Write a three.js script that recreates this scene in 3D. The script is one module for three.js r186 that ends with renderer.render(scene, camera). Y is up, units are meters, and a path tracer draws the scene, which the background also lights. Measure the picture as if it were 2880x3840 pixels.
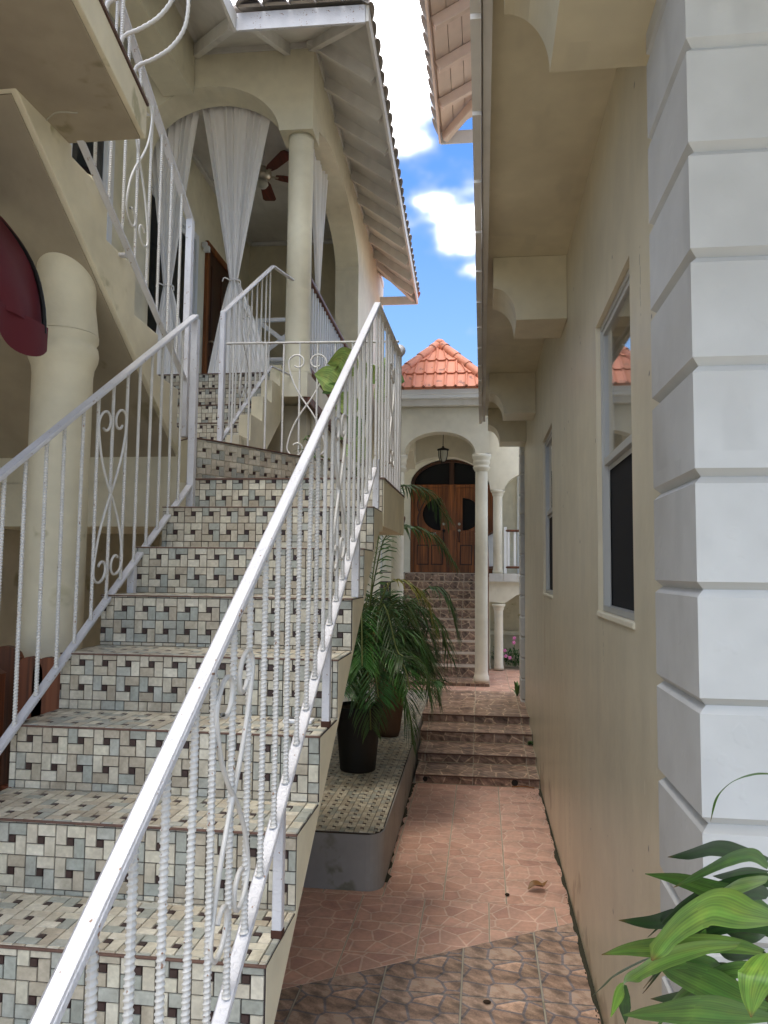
import * as THREE from 'three';
import { mergeGeometries } from 'three/addons/utils/BufferGeometryUtils.js';
import { RoundedBoxGeometry } from 'three/addons/geometries/RoundedBoxGeometry.js';
import { FontLoader } from 'three/addons/loaders/FontLoader.js';
import { TextGeometry } from 'three/addons/geometries/TextGeometry.js';

const V = (x, y, z) => new THREE.Vector3(x, y, z);
// ---------------------------------------------------------------- camera
const scene = new THREE.Scene();
const EYE = V(0, 1.75, 0);
const camera = new THREE.PerspectiveCamera(67.32, 0.75, 0.05, 2000);
camera.position.copy(EYE);
{
  const yaw = 7.315 * Math.PI / 180, pitch = 4.399 * Math.PI / 180, roll = 0.6 * Math.PI / 180;
  const f = V(-Math.sin(yaw) * Math.cos(pitch), Math.sin(pitch), -Math.cos(yaw) * Math.cos(pitch));
  const r = f.clone().cross(V(0, 1, 0)).normalize(), u = r.clone().cross(f);
  const r2 = r.clone().multiplyScalar(Math.cos(roll)).addScaledVector(u, Math.sin(roll));
  const u2 = u.clone().multiplyScalar(Math.cos(roll)).addScaledVector(r, -Math.sin(roll));
  camera.quaternion.setFromRotationMatrix(new THREE.Matrix4().makeBasis(r2, u2, f.clone().negate()));
}
scene.add(camera);
// ---------------------------------------------------------------- random and noise
let seedState = 7;
const seed = s => { seedState = s >>> 0; };
const rnd = () => { seedState = (seedState + 0x6D2B79F5) >>> 0; let t = seedState; t = Math.imul(t ^ (t >>> 15), t | 1); t ^= t + Math.imul(t ^ (t >>> 7), t | 61); return ((t ^ (t >>> 14)) >>> 0) / 4294967296; };
const rr = (a, b) => a + (b - a) * rnd();
const hash3 = (x, y, z) => { let h = Math.imul(x, 374761393) ^ Math.imul(y, 668265263) ^ Math.imul(z, 1442695041); h = Math.imul(h ^ (h >>> 13), 1274126177); return ((h ^ (h >>> 16)) >>> 0) / 4294967296; };
const sm = t => t * t * (3 - 2 * t);
function noise3(x, y, z, per = 0) {
  const xi = Math.floor(x), yi = Math.floor(y), zi = Math.floor(z), fx = sm(x - xi), fy = sm(y - yi), fz = sm(z - zi);
  const w = (v) => per ? ((v % per) + per) % per : v;
  const h = (a, b, c) => hash3(w(xi + a), w(yi + b), zi + c);
  const l = (a, b, t) => a + (b - a) * t;
  return l(l(l(h(0, 0, 0), h(1, 0, 0), fx), l(h(0, 1, 0), h(1, 1, 0), fx), fy), l(l(h(0, 0, 1), h(1, 0, 1), fx), l(h(0, 1, 1), h(1, 1, 1), fx), fy), fz);
}
const fbm2 = (u, v, per, oct, z = 0) => { let s = 0, a = 0.5, n = 0; for (let i = 0; i < oct; i++) { s += a * noise3(u * per, v * per, z + i * 7, per); n += a; a *= 0.5; per *= 2; } return s / n; };
const fbm3 = (x, y, z, oct) => { let s = 0, a = 0.5, n = 0; for (let i = 0; i < oct; i++) { s += a * noise3(x, y, z); n += a; a *= 0.5; x = x * 2.03 + 3.1; y = y * 2.03 + 1.7; z = z * 2.03 + 9.2; } return s / n; };
const sstep = (a, b, x) => { const t = Math.min(1, Math.max(0, (x - a) / (b - a))); return t * t * (3 - 2 * t); };
// ---------------------------------------------------------------- sky and sun
{
  const SW = 2048, SH = 1024, data = new Float32Array(SW * SH * 4);
  // cumulus banks: direction (azimuth from -z towards +x, elevation; degrees), radius, strength
  const dirOf = (az, el) => { const a = az * Math.PI / 180, e = el * Math.PI / 180; return V(Math.sin(a) * Math.cos(e), Math.sin(e), -Math.cos(a) * Math.cos(e)); };
  const banks = [[-7.5, 42, 6.5, 0.42], [-8.5, 34.5, 4.6, 0.34], [-13, 46, 12, 0.42], [-4.2, 26.4, 2.0, 0.27], [-1.5, 23.9, 2.4, 0.34], [-0.8, 27.6, 1.0, 0.16], [2.5, 24.5, 2.6, 0.26], [-4, 20, 3, -0.3], [-1, 30.5, 2, -0.2], [-24, 38, 10, 0.34], [26, 30, 12, 0.32], [60, 38, 16, 0.34], [-70, 34, 18, 0.34], [110, 45, 20, 0.34], [170, 40, 24, 0.36], [-130, 42, 20, 0.34], [-160, 62, 18, 0.32], [20, 68, 14, 0.3]]
    .map(([a, e, r, s]) => ({ d: dirOf(a, e), c: Math.cos(r * Math.PI / 180), r: r * Math.PI / 180, s }));
  for (let j = 0; j < SH; j++) for (let i = 0; i < SW; i++) {
    // DataTexture rows run from the bottom of the picture
    const el = ((j + 0.5) / SH - 0.5) * Math.PI, ph = ((i + 0.5) / SW - 0.5) * 2 * Math.PI;
    const dx = Math.cos(el) * Math.cos(ph), dy = Math.sin(el), dz = Math.cos(el) * Math.sin(ph);
    const h = Math.max(0, dy);
    const t = sstep(0.0, 0.62, h);
    let r = 0.180 + (0.047 - 0.180) * t, g = 0.308 + (0.138 - 0.308) * t, b = 0.475 + (0.395 - 0.475) * t;
    const o = (j * SW + i) * 4; data[o + 3] = 1;
    if (dy < -0.01) { data[o] = 0.30; data[o + 1] = 0.29; data[o + 2] = 0.27; continue; }
    const cs = 1 / (h + 0.32);
    const wx = fbm3(dx * cs * 3 + 2, dy * 5 + 8, dz * cs * 3 + 4, 3) - 0.5, n = 0.42 * fbm3(dx * cs * 5.2 + 11 + wx, dy * 6.1 + 3, dz * cs * 5.2 + 5 - wx, 4) + 0.58 * fbm3(dx * cs * 15 + 1 + wx * 2, dy * 24 + 7, dz * cs * 15 + 2 - wx * 2, 7);
    let bias = 0;
    for (const k of banks) { const dot = Math.min(1, dx * k.d.x + dy * k.d.y + dz * k.d.z); const ang = Math.acos(dot) / k.r; if (ang < 2.2) bias += k.s * Math.exp(-ang * ang * 1.15); }
    const dens = Math.pow(sstep(0.545, 0.90, n + Math.min(0.5, bias) + 0.01), 1.0);
    const n2 = dens <= 0 ? 0 : fbm3(dx * cs * 9 + 31, dy * 9 + 13, dz * cs * 9 + 7, 4);
    const cl = 0.36 + 2.1 * Math.pow(dens, 1.9) * (0.3 + 1.1 * n2);
    r += (cl * 0.985 - r) * dens; g += (cl * 0.995 - g) * dens; b += (cl * 1.02 - b) * dens;
    data[o] = r; data[o + 1] = g; data[o + 2] = b; data[o + 3] = 1;
  }
  const sky = new THREE.DataTexture(data, SW, SH, THREE.RGBAFormat, THREE.FloatType);
  sky.mapping = THREE.EquirectangularReflectionMapping; sky.minFilter = sky.magFilter = THREE.LinearFilter; sky.needsUpdate = true;
  scene.background = sky; scene.environment = sky;
}
scene.backgroundIntensity = 1; scene.environmentIntensity = 1;
const sun = new THREE.DirectionalLight(0xfff3e0, 1.15);
sun.position.set(-3.5, 26, -2); sun.target.position.set(-0.5, 0, -5);
sun.castShadow = true; sun.shadow.radius = 42; sun.shadow.mapSize.set(2048, 2048);
Object.assign(sun.shadow.camera, { left: -16, right: 16, top: 16, bottom: -16, near: 1, far: 70 });
scene.add(sun, sun.target);
const renderer = new THREE.WebGLRenderer({ antialias: true });
renderer.toneMapping = THREE.LinearToneMapping;
renderer.toneMappingExposure = 2.7;
renderer.shadowMap.enabled = true;

// ---------------------------------------------------------------- textures
function tex(n, fn, srgb = true, rx = 1, ry = 1) {
  const d = new Uint8Array(n * n * 4);
  for (let j = 0; j < n; j++) for (let i = 0; i < n; i++) {
    const c = fn((i + 0.5) / n, (j + 0.5) / n), o = (j * n + i) * 4;
    for (let k = 0; k < 3; k++) d[o + k] = Math.max(0, Math.min(255, Math.round(255 * (Array.isArray(c) ? c[k] : c))));
    d[o + 3] = 255;
  }
  const t = new THREE.DataTexture(d, n, n); t.wrapS = t.wrapT = THREE.RepeatWrapping;
  t.magFilter = THREE.LinearFilter; t.minFilter = THREE.LinearMipmapLinearFilter; t.generateMipmaps = true;
  if (srgb) t.colorSpace = THREE.SRGBColorSpace;
  t.repeat.set(rx, ry); t.needsUpdate = true; return t;
}
// plaster: broad roller patches, faint scuffs and specks (uv in metres, 2 m tile)
const plasterMap = tex(512, (u, v) => {
  const a = fbm2(u, v, 4, 5), b = fbm2(u, v, 32, 3, 40), s = fbm2(u, v * 0.25, 16, 4, 90);
  let k = 0.93 + (a - 0.5) * 0.16 + (b - 0.5) * 0.05;
  k *= 1 - 0.035 * sstep(0.62, 0.8, s);
  return [k, k * (0.995 + (a - 0.5) * 0.02), k * (0.985 + (a - 0.5) * 0.05)];
}, true, 0.5, 0.5);
const plasterBump = tex(512, (u, v) => 0.5 + (fbm2(u, v, 6, 3, 5) - 0.5) * 0.5 + (fbm2(u, v, 64, 3, 15) - 0.5) * 0.45, false, 0.5, 0.5);
const blisterBump = tex(512, (u, v) => { const a = fbm2(u, v, 20, 4, 5), b = fbm2(u, v, 5, 3, 65), d = fbm2(u, v, 48, 2, 25); return 0.42 + (a - 0.5) * 0.3 + 0.35 * sstep(0.66, 0.74, a * 0.7 + d * 0.3) - 0.3 * sstep(0.70, 0.76, b * 0.4 + d * 0.62); }, false, 0.9, 0.9);
const dirtyMap = tex(512, (u, v) => {
  const a = fbm2(u, v, 4, 5, 3), b = fbm2(u, v, 24, 4, 17), c = fbm2(u, v, 8, 5, 60);
  let k = 0.93 + (a - 0.5) * 0.18 + (b - 0.5) * 0.08, w = 1;
  const st = sstep(0.66, 0.80, c) * sstep(0.45, 0.62, b); k *= 1 - 0.22 * st; w = 1 - 0.08 * st;
  return [k, k * (0.99), k * 0.97 * w];
}, true, 0.6, 0.6);
const stoneMap = tex(256, (u, v) => { const a = fbm2(u, v, 3, 5, 2), b = fbm2(u, v, 24, 3, 9); let k = 0.90 + (a - 0.5) * 0.34 + (b - 0.5) * 0.14; return [k, k * (0.99 + (a - .5) * .03), k * (0.97 + (a - .5) * .08)]; }, true, 5, 5);
const stoneBump = tex(256, (u, v) => fbm2(u, v, 12, 4, 77), false, 5, 5);
const slateMap = tex(256, (u, v) => { const a = fbm2(u, v, 4, 4, 12), s = fbm2((u + v) % 1, (v - u * 0.0 + 1) % 1, 6, 5, 33), g = fbm2(u * 1, v, 48, 2, 21); let k = 0.82 + (a - 0.5) * 0.4 + (s - 0.5) * 0.75 + (g - 0.5) * 0.2; return [k * 1.02, k * 0.985, k * 0.96]; }, true, 4, 4);
const pinkMap = tex(256, (u, v) => { const a = fbm2(u, v, 4, 5, 52), g = fbm2(u, v, 40, 2, 28), d = fbm2(u, v, 7, 4, 71); let k = 0.93 + (a - 0.5) * 0.24 + (g - 0.5) * 0.1; k *= 1 - 0.07 * sstep(0.6, 0.8, d); return [k, k * 0.985, k * 0.975]; }, true, 1.7, 1.7);
const woodMap = tex(256, (u, v) => { const w = fbm2(u * 1, v * 0.12, 8, 4, 8); const ring = 0.5 + 0.5 * Math.sin((u * 26 + w * 14)); const g = fbm2(u, v * 0.05, 64, 2, 4); const k = 0.74 + 0.2 * ring * 0.6 + (g - 0.5) * 0.4 + (w - 0.5) * 0.35; return [k, k * 0.96, k * 0.9]; }, true, 2, 1.2);
const paintChipMap = tex(512, (u, v) => { const a = fbm2(u, v, 6, 4, 3), c = fbm2(u, v, 40, 4, 31), d = fbm2(u, v, 5, 4, 81); let k = 0.95 + (a - 0.5) * 0.1; const rust = 0.8 * sstep(0.755, 0.80, c * 0.72 + d * 0.34); return [k * (1 - 0.45 * rust), k * (1 - 0.66 * rust), k * (1 - 0.8 * rust)]; }, true, 3, 3);
const paintBump = tex(256, (u, v) => { const a = fbm2(u, v, 24, 4, 3); return 0.3 + 0.5 * sstep(0.35, 0.7, a); }, false, 9, 9);
const roofMap = tex(256, (u, v) => { const a = fbm2(u, v, 4, 5, 6), c = fbm2(u, v, 10, 5, 44); let k = 0.94 + (a - 0.5) * 0.2; const st = sstep(0.68, 0.80, c); return [k * (1 - 0.3 * st), k * (1 - 0.27 * st), k * (1 - 0.24 * st)]; }, true, 1.3, 1.3);
const stripeMap = tex(256, (u, v) => { const s = 0.5 + 0.5 * Math.sin(u * Math.PI * 2 * 14), s2 = fbm2(u, v * 0.04, 16, 3, 5), a = fbm2(u, v, 4, 3, 9); const k = 0.78 + 0.10 * s + (s2 - 0.5) * 0.36 + (a - 0.5) * 0.14; return [k * (0.96 + (a - .5) * .25), k, k * 0.9]; }, true);
const clothBump = tex(128, (u, v) => 0.5 + 0.25 * Math.sin(u * 402) + 0.25 * Math.sin(v * 402), false, 8, 8);

// the long right hand wall: roller marks, hairline cracks, chipped paint, a rust drip under the far sill and mildew at its foot (7 m x 3.6 m, not repeated)
const wallMap = (() => {
  const n = 640, d = new Uint8Array(n * 2 * n * 4), WW = 7.2, HH = 3.6, w2 = n * 2;
  seed(404); const chips = [], cracks = [], specks = [];
  for (let i = 0; i < 150; i++) chips.push([rr(-5.2, -2.0), Math.pow(rnd(), 1.2) * 1.35 + 0.08, rr(0.002, 0.004), rr(0.006, 0.035)]);
  for (let i = 0; i < 9; i++) cracks.push([rr(-7.6, -2.2), rr(0.3, 2.9), rr(0.05, 0.28), rr(0.5, 9)]);
  for (let i = 0; i < 60; i++) specks.push([rr(-8.6, -1.9), rr(0.1, 3.4), rr(0.003, 0.008)]);
  const buf = new Float32Array(w2 * n * 3);
  for (let j = 0; j < n; j++) for (let i = 0; i < w2; i++) {
    const u = (i + 0.5) / w2, v = (j + 0.5) / n, z = -8.9 + u * WW, y = -0.05 + v * HH;
    const a = fbm2(u, v, 6, 5, 2), b = fbm2(u * 2 % 1, v * 0.25, 32, 3, 8), c = fbm2(u * 2 % 1, v, 40, 3, 61), m = fbm2(u * 2 % 1, v, 12, 5, 30);
    let k = 0.95 + (a - 0.5) * 0.10 + (b - 0.5) * 0.07 + (c - 0.5) * 0.05, r = k, g = k * (0.995 + (a - .5) * .02), l = k * (0.985 + (a - .5) * .06);
    const mold = sstep(0.50, 0.60, m + 0.10 - Math.max(0, y) * 0.9) * sstep(0.36, 0.56, c) * 0.45;   // mildew patches gather at the foot
    r *= 1 - 0.36 * mold; g *= 1 - 0.40 * mold; l *= 1 - 0.46 * mold;
    const dz = Math.abs(z + 6.0 + 0.012 * Math.sin(y * 30)), dr = y < 1.58 && y > 1.05 ? sstep(0.020, 0.004, dz) * sstep(0.35, 0.6, fbm2(u * 2 % 1, v * 0.5, 24, 3, 3) + (y - 1.05) * 0.35) : 0;
    r *= 1 - 0.16 * dr; g *= 1 - 0.30 * dr; l *= 1 - 0.50 * dr;
    const o = (j * w2 + i) * 3; buf[o] = r; buf[o + 1] = g; buf[o + 2] = l;
  }
  const dab = (z, y, hw, hh, f, wob = 0) => { for (let j = Math.floor((y - hh + 0.05) / HH * n); j <= (y + hh + 0.05) / HH * n; j++) for (let i = Math.floor((z - hw - 0.02 + 8.9) / WW * w2); i <= (z + hw + 0.02 + 8.9) / WW * w2; i++) { if (i < 0 || j < 0 || i >= w2 || j >= n) continue; const zz = -8.9 + (i + 0.5) / w2 * WW, yy = -0.05 + (j + 0.5) / n * HH, e = Math.hypot((zz - z - wob * Math.sin(yy * 60)) / Math.max(hw, 0.0018), (yy - y) / hh); if (e < 1) { const o = (j * w2 + i) * 3; for (let q = 0; q < 3; q++) buf[o + q] *= f; } } };
  for (const [z, y, a, b] of chips) dab(z, y, a, b, 1.16); for (const [z, y, hh, wv] of cracks) dab(z, y, 0.002, hh, 0.62, 0.004); for (const [z, y, q] of specks) dab(z, y, q, q, 0.55);
  for (let i = 0; i < w2 * n; i++) { for (let q = 0; q < 3; q++) d[i * 4 + q] = Math.max(0, Math.min(255, buf[i * 3 + q] * 255)); d[i * 4 + 3] = 255; }
  const t = new THREE.DataTexture(d, w2, n); t.wrapS = t.wrapT = THREE.ClampToEdgeWrapping; t.magFilter = THREE.LinearFilter; t.minFilter = THREE.LinearMipmapLinearFilter; t.generateMipmaps = true; t.colorSpace = THREE.SRGBColorSpace;
  t.repeat.set(1 / WW, 1 / HH); t.offset.set(8.9 / WW, 0.05 / HH); t.needsUpdate = true; return t;
})();

// ---------------------------------------------------------------- materials
const std = (hex, o = {}) => new THREE.MeshStandardMaterial(Object.assign({ color: hex, roughness: 0.7, side: THREE.DoubleSide }, o));
const M = {
  tanWall: std(0xe2d9bc, { map: plasterMap, bumpMap: plasterBump, bumpScale: 0.0016, roughness: 0.36 }),
  longWall: std(0xe5dcc2, { map: wallMap, bumpMap: plasterBump, bumpScale: 0.002, roughness: 0.36 }),
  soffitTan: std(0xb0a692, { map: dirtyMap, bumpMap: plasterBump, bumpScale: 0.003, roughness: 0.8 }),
  rust: std(0x4c2f22, { map: dirtyMap, roughness: 0.9 }),
  cream: std(0xf2ecd4, { map: plasterMap, bumpMap: plasterBump, bumpScale: 0.0018, roughness: 0.62 }),
  creamDirty: std(0xf0e9d0, { map: dirtyMap, bumpMap: plasterBump, bumpScale: 0.004, roughness: 0.7 }),
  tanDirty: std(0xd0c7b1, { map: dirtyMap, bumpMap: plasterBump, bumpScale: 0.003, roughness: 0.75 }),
  whiteWall: std(0xd3d4d2, { map: plasterMap, bumpMap: blisterBump, bumpScale: 0.0013, roughness: 0.62 }),
  ivory: std(0xe9e4d2, { map: plasterMap, bumpMap: plasterBump, bumpScale: 0.0012, roughness: 0.5 }),
  greyWall: std(0x9fa0a2, { map: dirtyMap, bumpMap: plasterBump, bumpScale: 0.003, roughness: 0.75 }),
  whitePaint: std(0xdcdce0, { map: paintChipMap, bumpMap: paintBump, bumpScale: 0.0012, roughness: 0.34 }),
  bar: std(0xdad8d3, { map: paintChipMap, roughness: 0.42 }),
  whiteWood: std(0xeae8e4, { map: plasterMap, roughness: 0.6 }),
  peachWood: std(0xf4dccd, { map: plasterMap, roughness: 0.6 }),
  pvc: std(0xe6e8ea, { roughness: 0.35 }),
  alu: std(0xbcbcb7, { roughness: 0.4, metalness: 0.15 }),
  glass: new THREE.MeshPhysicalMaterial({ color: 0xffffff, transmission: 1, thickness: 0, roughness: 0.02, ior: 1.5, side: THREE.DoubleSide }),
  tint: new THREE.MeshPhysicalMaterial({ color: 0x20262a, roughness: 0.05, metalness: 0, ior: 1.5,  side: THREE.DoubleSide }),
  screen: std(0x0c0c0d, { roughness: 0.95 }),
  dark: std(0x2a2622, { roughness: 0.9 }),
  grout: std(0x39302c, { roughness: 0.9 }),
  nosing: std(0x6e5349, { map: stoneMap, roughness: 0.7 }),
  concrete: std(0xb9b5a6, { map: dirtyMap, roughness: 0.85 }),
  mosaic: std(0xffffff, { map: stoneMap, bumpMap: stoneBump, bumpScale: 0.0006, roughness: 0.38, vertexColors: true }),
  flagPink: std(0xffffff, { map: pinkMap, bumpMap: stoneBump, bumpScale: 0.0006, roughness: 0.42, vertexColors: true }),
  flagBrown: std(0xffffff, { map: slateMap, bumpMap: stoneBump, bumpScale: 0.001, roughness: 0.45, vertexColors: true }),
  door: std(0x9c5e30, { map: woodMap, roughness: 0.4 }),
  doorDark: std(0x4e2a17, { map: woodMap, roughness: 0.45 }),
  brownRail: std(0x7a4a33, { map: woodMap, roughness: 0.5 }),
  furniture: std(0x7d4a30, { map: woodMap, roughness: 0.55 }),
  fan: std(0x6d2e28, { map: woodMap, roughness: 0.4 }),
  terracotta: std(0xd98d70, { map: roofMap, roughness: 0.6 }),
  greyTile: std(0xc6bdb4, { map: roofMap, roughness: 0.7 }),
  awning: std(0x5e1522, { bumpMap: clothBump, bumpScale: 0.0006, roughness: 0.75 }),
  curtain: new THREE.MeshPhysicalMaterial({ color: 0xf6f4f2, roughness: 0.95, transmission: 0.08, thickness: 0, side: THREE.DoubleSide, bumpMap: clothBump, bumpScale: 0.0003 }),
  iron: std(0x1c1a19, { roughness: 0.5, metalness: 0.4 }),
  frost: new THREE.MeshPhysicalMaterial({ color: 0xc9c9bd, transmission: 0.35, thickness: 0, roughness: 0.9, side: THREE.DoubleSide }),
  brass: std(0xb9b2a2, { roughness: 0.35, metalness: 0.8 }),
  blackPot: std(0x111010, { roughness: 0.6 }),
  clayPot: std(0x6a4f3c, { map: dirtyMap, roughness: 0.8 }),
  soil: std(0x3a2c20, { roughness: 1 }),
  broad: new THREE.MeshPhysicalMaterial({ color: 0xffffff, map: stripeMap, vertexColors: true, roughness: 0.5, transmission: 0.22, thickness: 0, side: THREE.DoubleSide }),
  leaf: new THREE.MeshPhysicalMaterial({ color: 0xffffff, vertexColors: true, roughness: 0.45, transmission: 0.15, thickness: 0, side: THREE.DoubleSide }),
  stem: std(0x55602f, { roughness: 0.7 }),
  dryLeaf: std(0x8a5a30, { roughness: 0.8 }),
  pink: std(0xd77fb4, { roughness: 0.7 }),
  lattice: std(0xe6e6e6, { roughness: 0.4 }),
  gravel: std(0xb8ab98, { map: dirtyMap, roughness: 0.95 }),
};
const lin = hex => { const c = new THREE.Color(hex); return [c.r, c.g, c.b]; };

// ---------------------------------------------------------------- geometry helpers
function metric(g) {   // uv in metres from the dominant axis of each normal
  if (!g.attributes.normal) g.computeVertexNormals();
  const p = g.attributes.position, n = g.attributes.normal, uv = new Float32Array(p.count * 2);
  for (let i = 0; i < p.count; i++) {
    const ax = Math.abs(n.getX(i)), ay = Math.abs(n.getY(i)), az = Math.abs(n.getZ(i));
    if (ay >= ax && ay >= az) { uv[2 * i] = p.getX(i); uv[2 * i + 1] = p.getZ(i); }
    else if (ax >= az) { uv[2 * i] = p.getZ(i); uv[2 * i + 1] = p.getY(i); }
    else { uv[2 * i] = p.getX(i); uv[2 * i + 1] = p.getY(i); }
  }
  g.setAttribute('uv', new THREE.BufferAttribute(uv, 2)); return g;
}
const plain = g => { const q = g.index ? g.toNonIndexed() : g; for (const k of Object.keys(q.attributes)) if (!['position', 'normal', 'uv', 'color'].includes(k)) q.deleteAttribute(k); q.morphAttributes = {}; return q; };
function join(list) { list = list.map(plain); return list.length === 1 ? list[0] : mergeGeometries(list, false); }
const taken = {};
function numbered(n) { if (!(n in taken)) { taken[n] = 0; return n; } taken[n]++; return n + '_' + String(taken[n]).padStart(3, '0'); }
function part(name, geo, mat, parent, keepUV = false) {
  const g = Array.isArray(geo) ? join(geo) : geo;
  if (!keepUV) metric(g);
  const m = new THREE.Mesh(g, mat); m.name = name; m.castShadow = m.receiveShadow = true; parent.add(m); return m;
}
function thing(name, label, category, pos, group) {
  const o = new THREE.Group(); o.name = numbered(name); o.userData = { label, category }; if (group) o.userData.group = group;
  if (pos) o.position.set(...pos); scene.add(o); return o;
}
function structure(name) { const o = new THREE.Group(); o.name = numbered(name); o.userData = { kind: 'structure' }; scene.add(o); return o; }
const box = (x0, x1, y0, y1, z0, z1) => { const g = new THREE.BoxGeometry(Math.abs(x1 - x0), Math.abs(y1 - y0), Math.abs(z1 - z0)); g.translate((x0 + x1) / 2, (y0 + y1) / 2, (z0 + z1) / 2); return g; };
const rbox = (x0, x1, y0, y1, z0, z1, r = 0.006) => { const g = new RoundedBoxGeometry(Math.abs(x1 - x0), Math.abs(y1 - y0), Math.abs(z1 - z0), 2, r); g.translate((x0 + x1) / 2, (y0 + y1) / 2, (z0 + z1) / 2); return g; };
function flip(g) { g = plain(g); for (const k of Object.keys(g.attributes)) { const a = g.attributes[k], s = a.itemSize, d = a.array; for (let i = 0; i < a.count; i += 3) for (let c = 0; c < s; c++) { const t = d[(i + 1) * s + c]; d[(i + 1) * s + c] = d[(i + 2) * s + c]; d[(i + 2) * s + c] = t; } } return g; }
const shapeOf = (pts, holes = []) => { const s = new THREE.Shape(pts.map(p => new THREE.Vector2(p[0], p[1]))); for (const h of holes) s.holes.push(new THREE.Path(h.map(p => new THREE.Vector2(p[0], p[1])))); return s; };
const wallZ = (z0, z1, pts, holes) => { const g = new THREE.ExtrudeGeometry(shapeOf(pts, holes), { depth: z1 - z0, bevelEnabled: false }); g.translate(0, 0, z0); return plain(g); };  // pts are (x, y)
const wallX = (x0, x1, pts, holes) => { const g = new THREE.ExtrudeGeometry(shapeOf(pts, holes), { depth: x1 - x0, bevelEnabled: false }); g.translate(0, 0, x0); g.applyMatrix4(new THREE.Matrix4().set(0, 0, 1, 0, 0, 1, 0, 0, 1, 0, 0, 0, 0, 0, 0, 1)); return flip(g); };  // pts are (z, y)
const slabY = (y0, y1, pts) => { const g = new THREE.ExtrudeGeometry(shapeOf(pts), { depth: y1 - y0, bevelEnabled: false }); g.translate(0, 0, y0); g.applyMatrix4(new THREE.Matrix4().set(1, 0, 0, 0, 0, 0, 1, 0, 0, 1, 0, 0, 0, 0, 0, 1)); return flip(g); };  // pts are (x, z)
function poly3(pts, thick) {   // flat plate: polygon of points, pushed down along its normal
  const p = pts.map(q => V(...q)), n = p[1].clone().sub(p[0]).cross(p[2].clone().sub(p[0])).normalize(), d = n.clone().multiplyScalar(-thick), pos = [];
  const tri = (a, b, c) => pos.push(a.x, a.y, a.z, b.x, b.y, b.z, c.x, c.y, c.z), q = p.map(v => v.clone().add(d));
  for (let i = 1; i + 1 < p.length; i++) { tri(p[0], p[i], p[i + 1]); tri(q[0], q[i + 1], q[i]); }
  for (let i = 0; i < p.length; i++) { const j = (i + 1) % p.length; tri(p[i], q[i], p[j]); tri(p[j], q[i], q[j]); }
  const g = new THREE.BufferGeometry(); g.setAttribute('position', new THREE.Float32BufferAttribute(pos, 3)); g.computeVertexNormals(); return metric(g);
}
function beam(a, b, w, h, r = 0.003) {   // bar of section w (sideways) by h (upright) from a to b
  const A = V(...a), B = V(...b), d = B.clone().sub(A), L = d.length(); d.normalize();
  let s = V(0, 1, 0).cross(d); if (s.length() < 1e-4) s = V(1, 0, 0); s.normalize(); const u = d.clone().cross(s);
  const g = r > 0 ? new RoundedBoxGeometry(w, h, L, 1, Math.min(r, w / 3, h / 3)) : new THREE.BoxGeometry(w, h, L);
  g.applyMatrix4(new THREE.Matrix4().makeBasis(s, u, d)); const c = A.add(B).multiplyScalar(0.5); g.translate(c.x, c.y, c.z); return g;
}
const tube = (pts, r, seg = 24, rad = 6) => new THREE.TubeGeometry(new THREE.CatmullRomCurve3(pts.map(p => V(...p))), seg, r, rad, false);
const lathe = (prof, seg = 32) => new THREE.LatheGeometry(prof.map(p => new THREE.Vector2(p[0], p[1])), seg);
const arc = (cx, cy, a, b, t0, t1, n) => Array.from({ length: n + 1 }, (_, i) => { const t = t0 + (t1 - t0) * i / n; return [cx + a * Math.cos(t), cy + b * Math.sin(t)]; });
// ribbed reinforcing bar standing on y = 0
const rebarCache = {};
function rebar(L, r = 0.0068, fine = true) {
  const key = L.toFixed(3) + r + fine; if (rebarCache[key]) return rebarCache[key];
  const sides = 8, pitch = 0.0092, step = fine ? pitch / 5 : pitch / 2.5, n = Math.max(4, Math.round(L / step)), pos = [], idx = [], uv = [];
  for (let i = 0; i <= n; i++) for (let k = 0; k <= sides; k++) {
    const y = L * i / n, t = k / sides * Math.PI * 2, w = Math.sin(2 * Math.PI * y / pitch + t * 1), rad = r * (0.84 + 0.32 * Math.max(0, w)) * (1 + 0.55 * (Math.exp(-y / 0.005) + Math.exp((y - L) / 0.005)));
    pos.push(Math.cos(t) * rad, y, Math.sin(t) * rad); uv.push(k / sides * 0.05, y);
  }
  for (let i = 0; i < n; i++) for (let k = 0; k < sides; k++) { const a = i * (sides + 1) + k, b = a + sides + 1; idx.push(a, b, a + 1, b, b + 1, a + 1); }
  const g = new THREE.BufferGeometry(); g.setAttribute('position', new THREE.Float32BufferAttribute(pos, 3)); g.setAttribute('uv', new THREE.Float32BufferAttribute(uv, 2)); g.setIndex(idx); g.computeVertexNormals();
  return rebarCache[key] = g;
}
function baluster(parent, x, y, z, L, r, fine) { const m = new THREE.Mesh(rebar(L, r, fine), M.bar); m.name = 'baluster'; m.castShadow = m.receiveShadow = true; m.position.set(x, y, z); m.rotation.y = rnd() * 6; m.rotation.z = rr(-0.006, 0.006); m.rotation.x = rr(-0.006, 0.006); parent.add(m); return m; }
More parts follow.
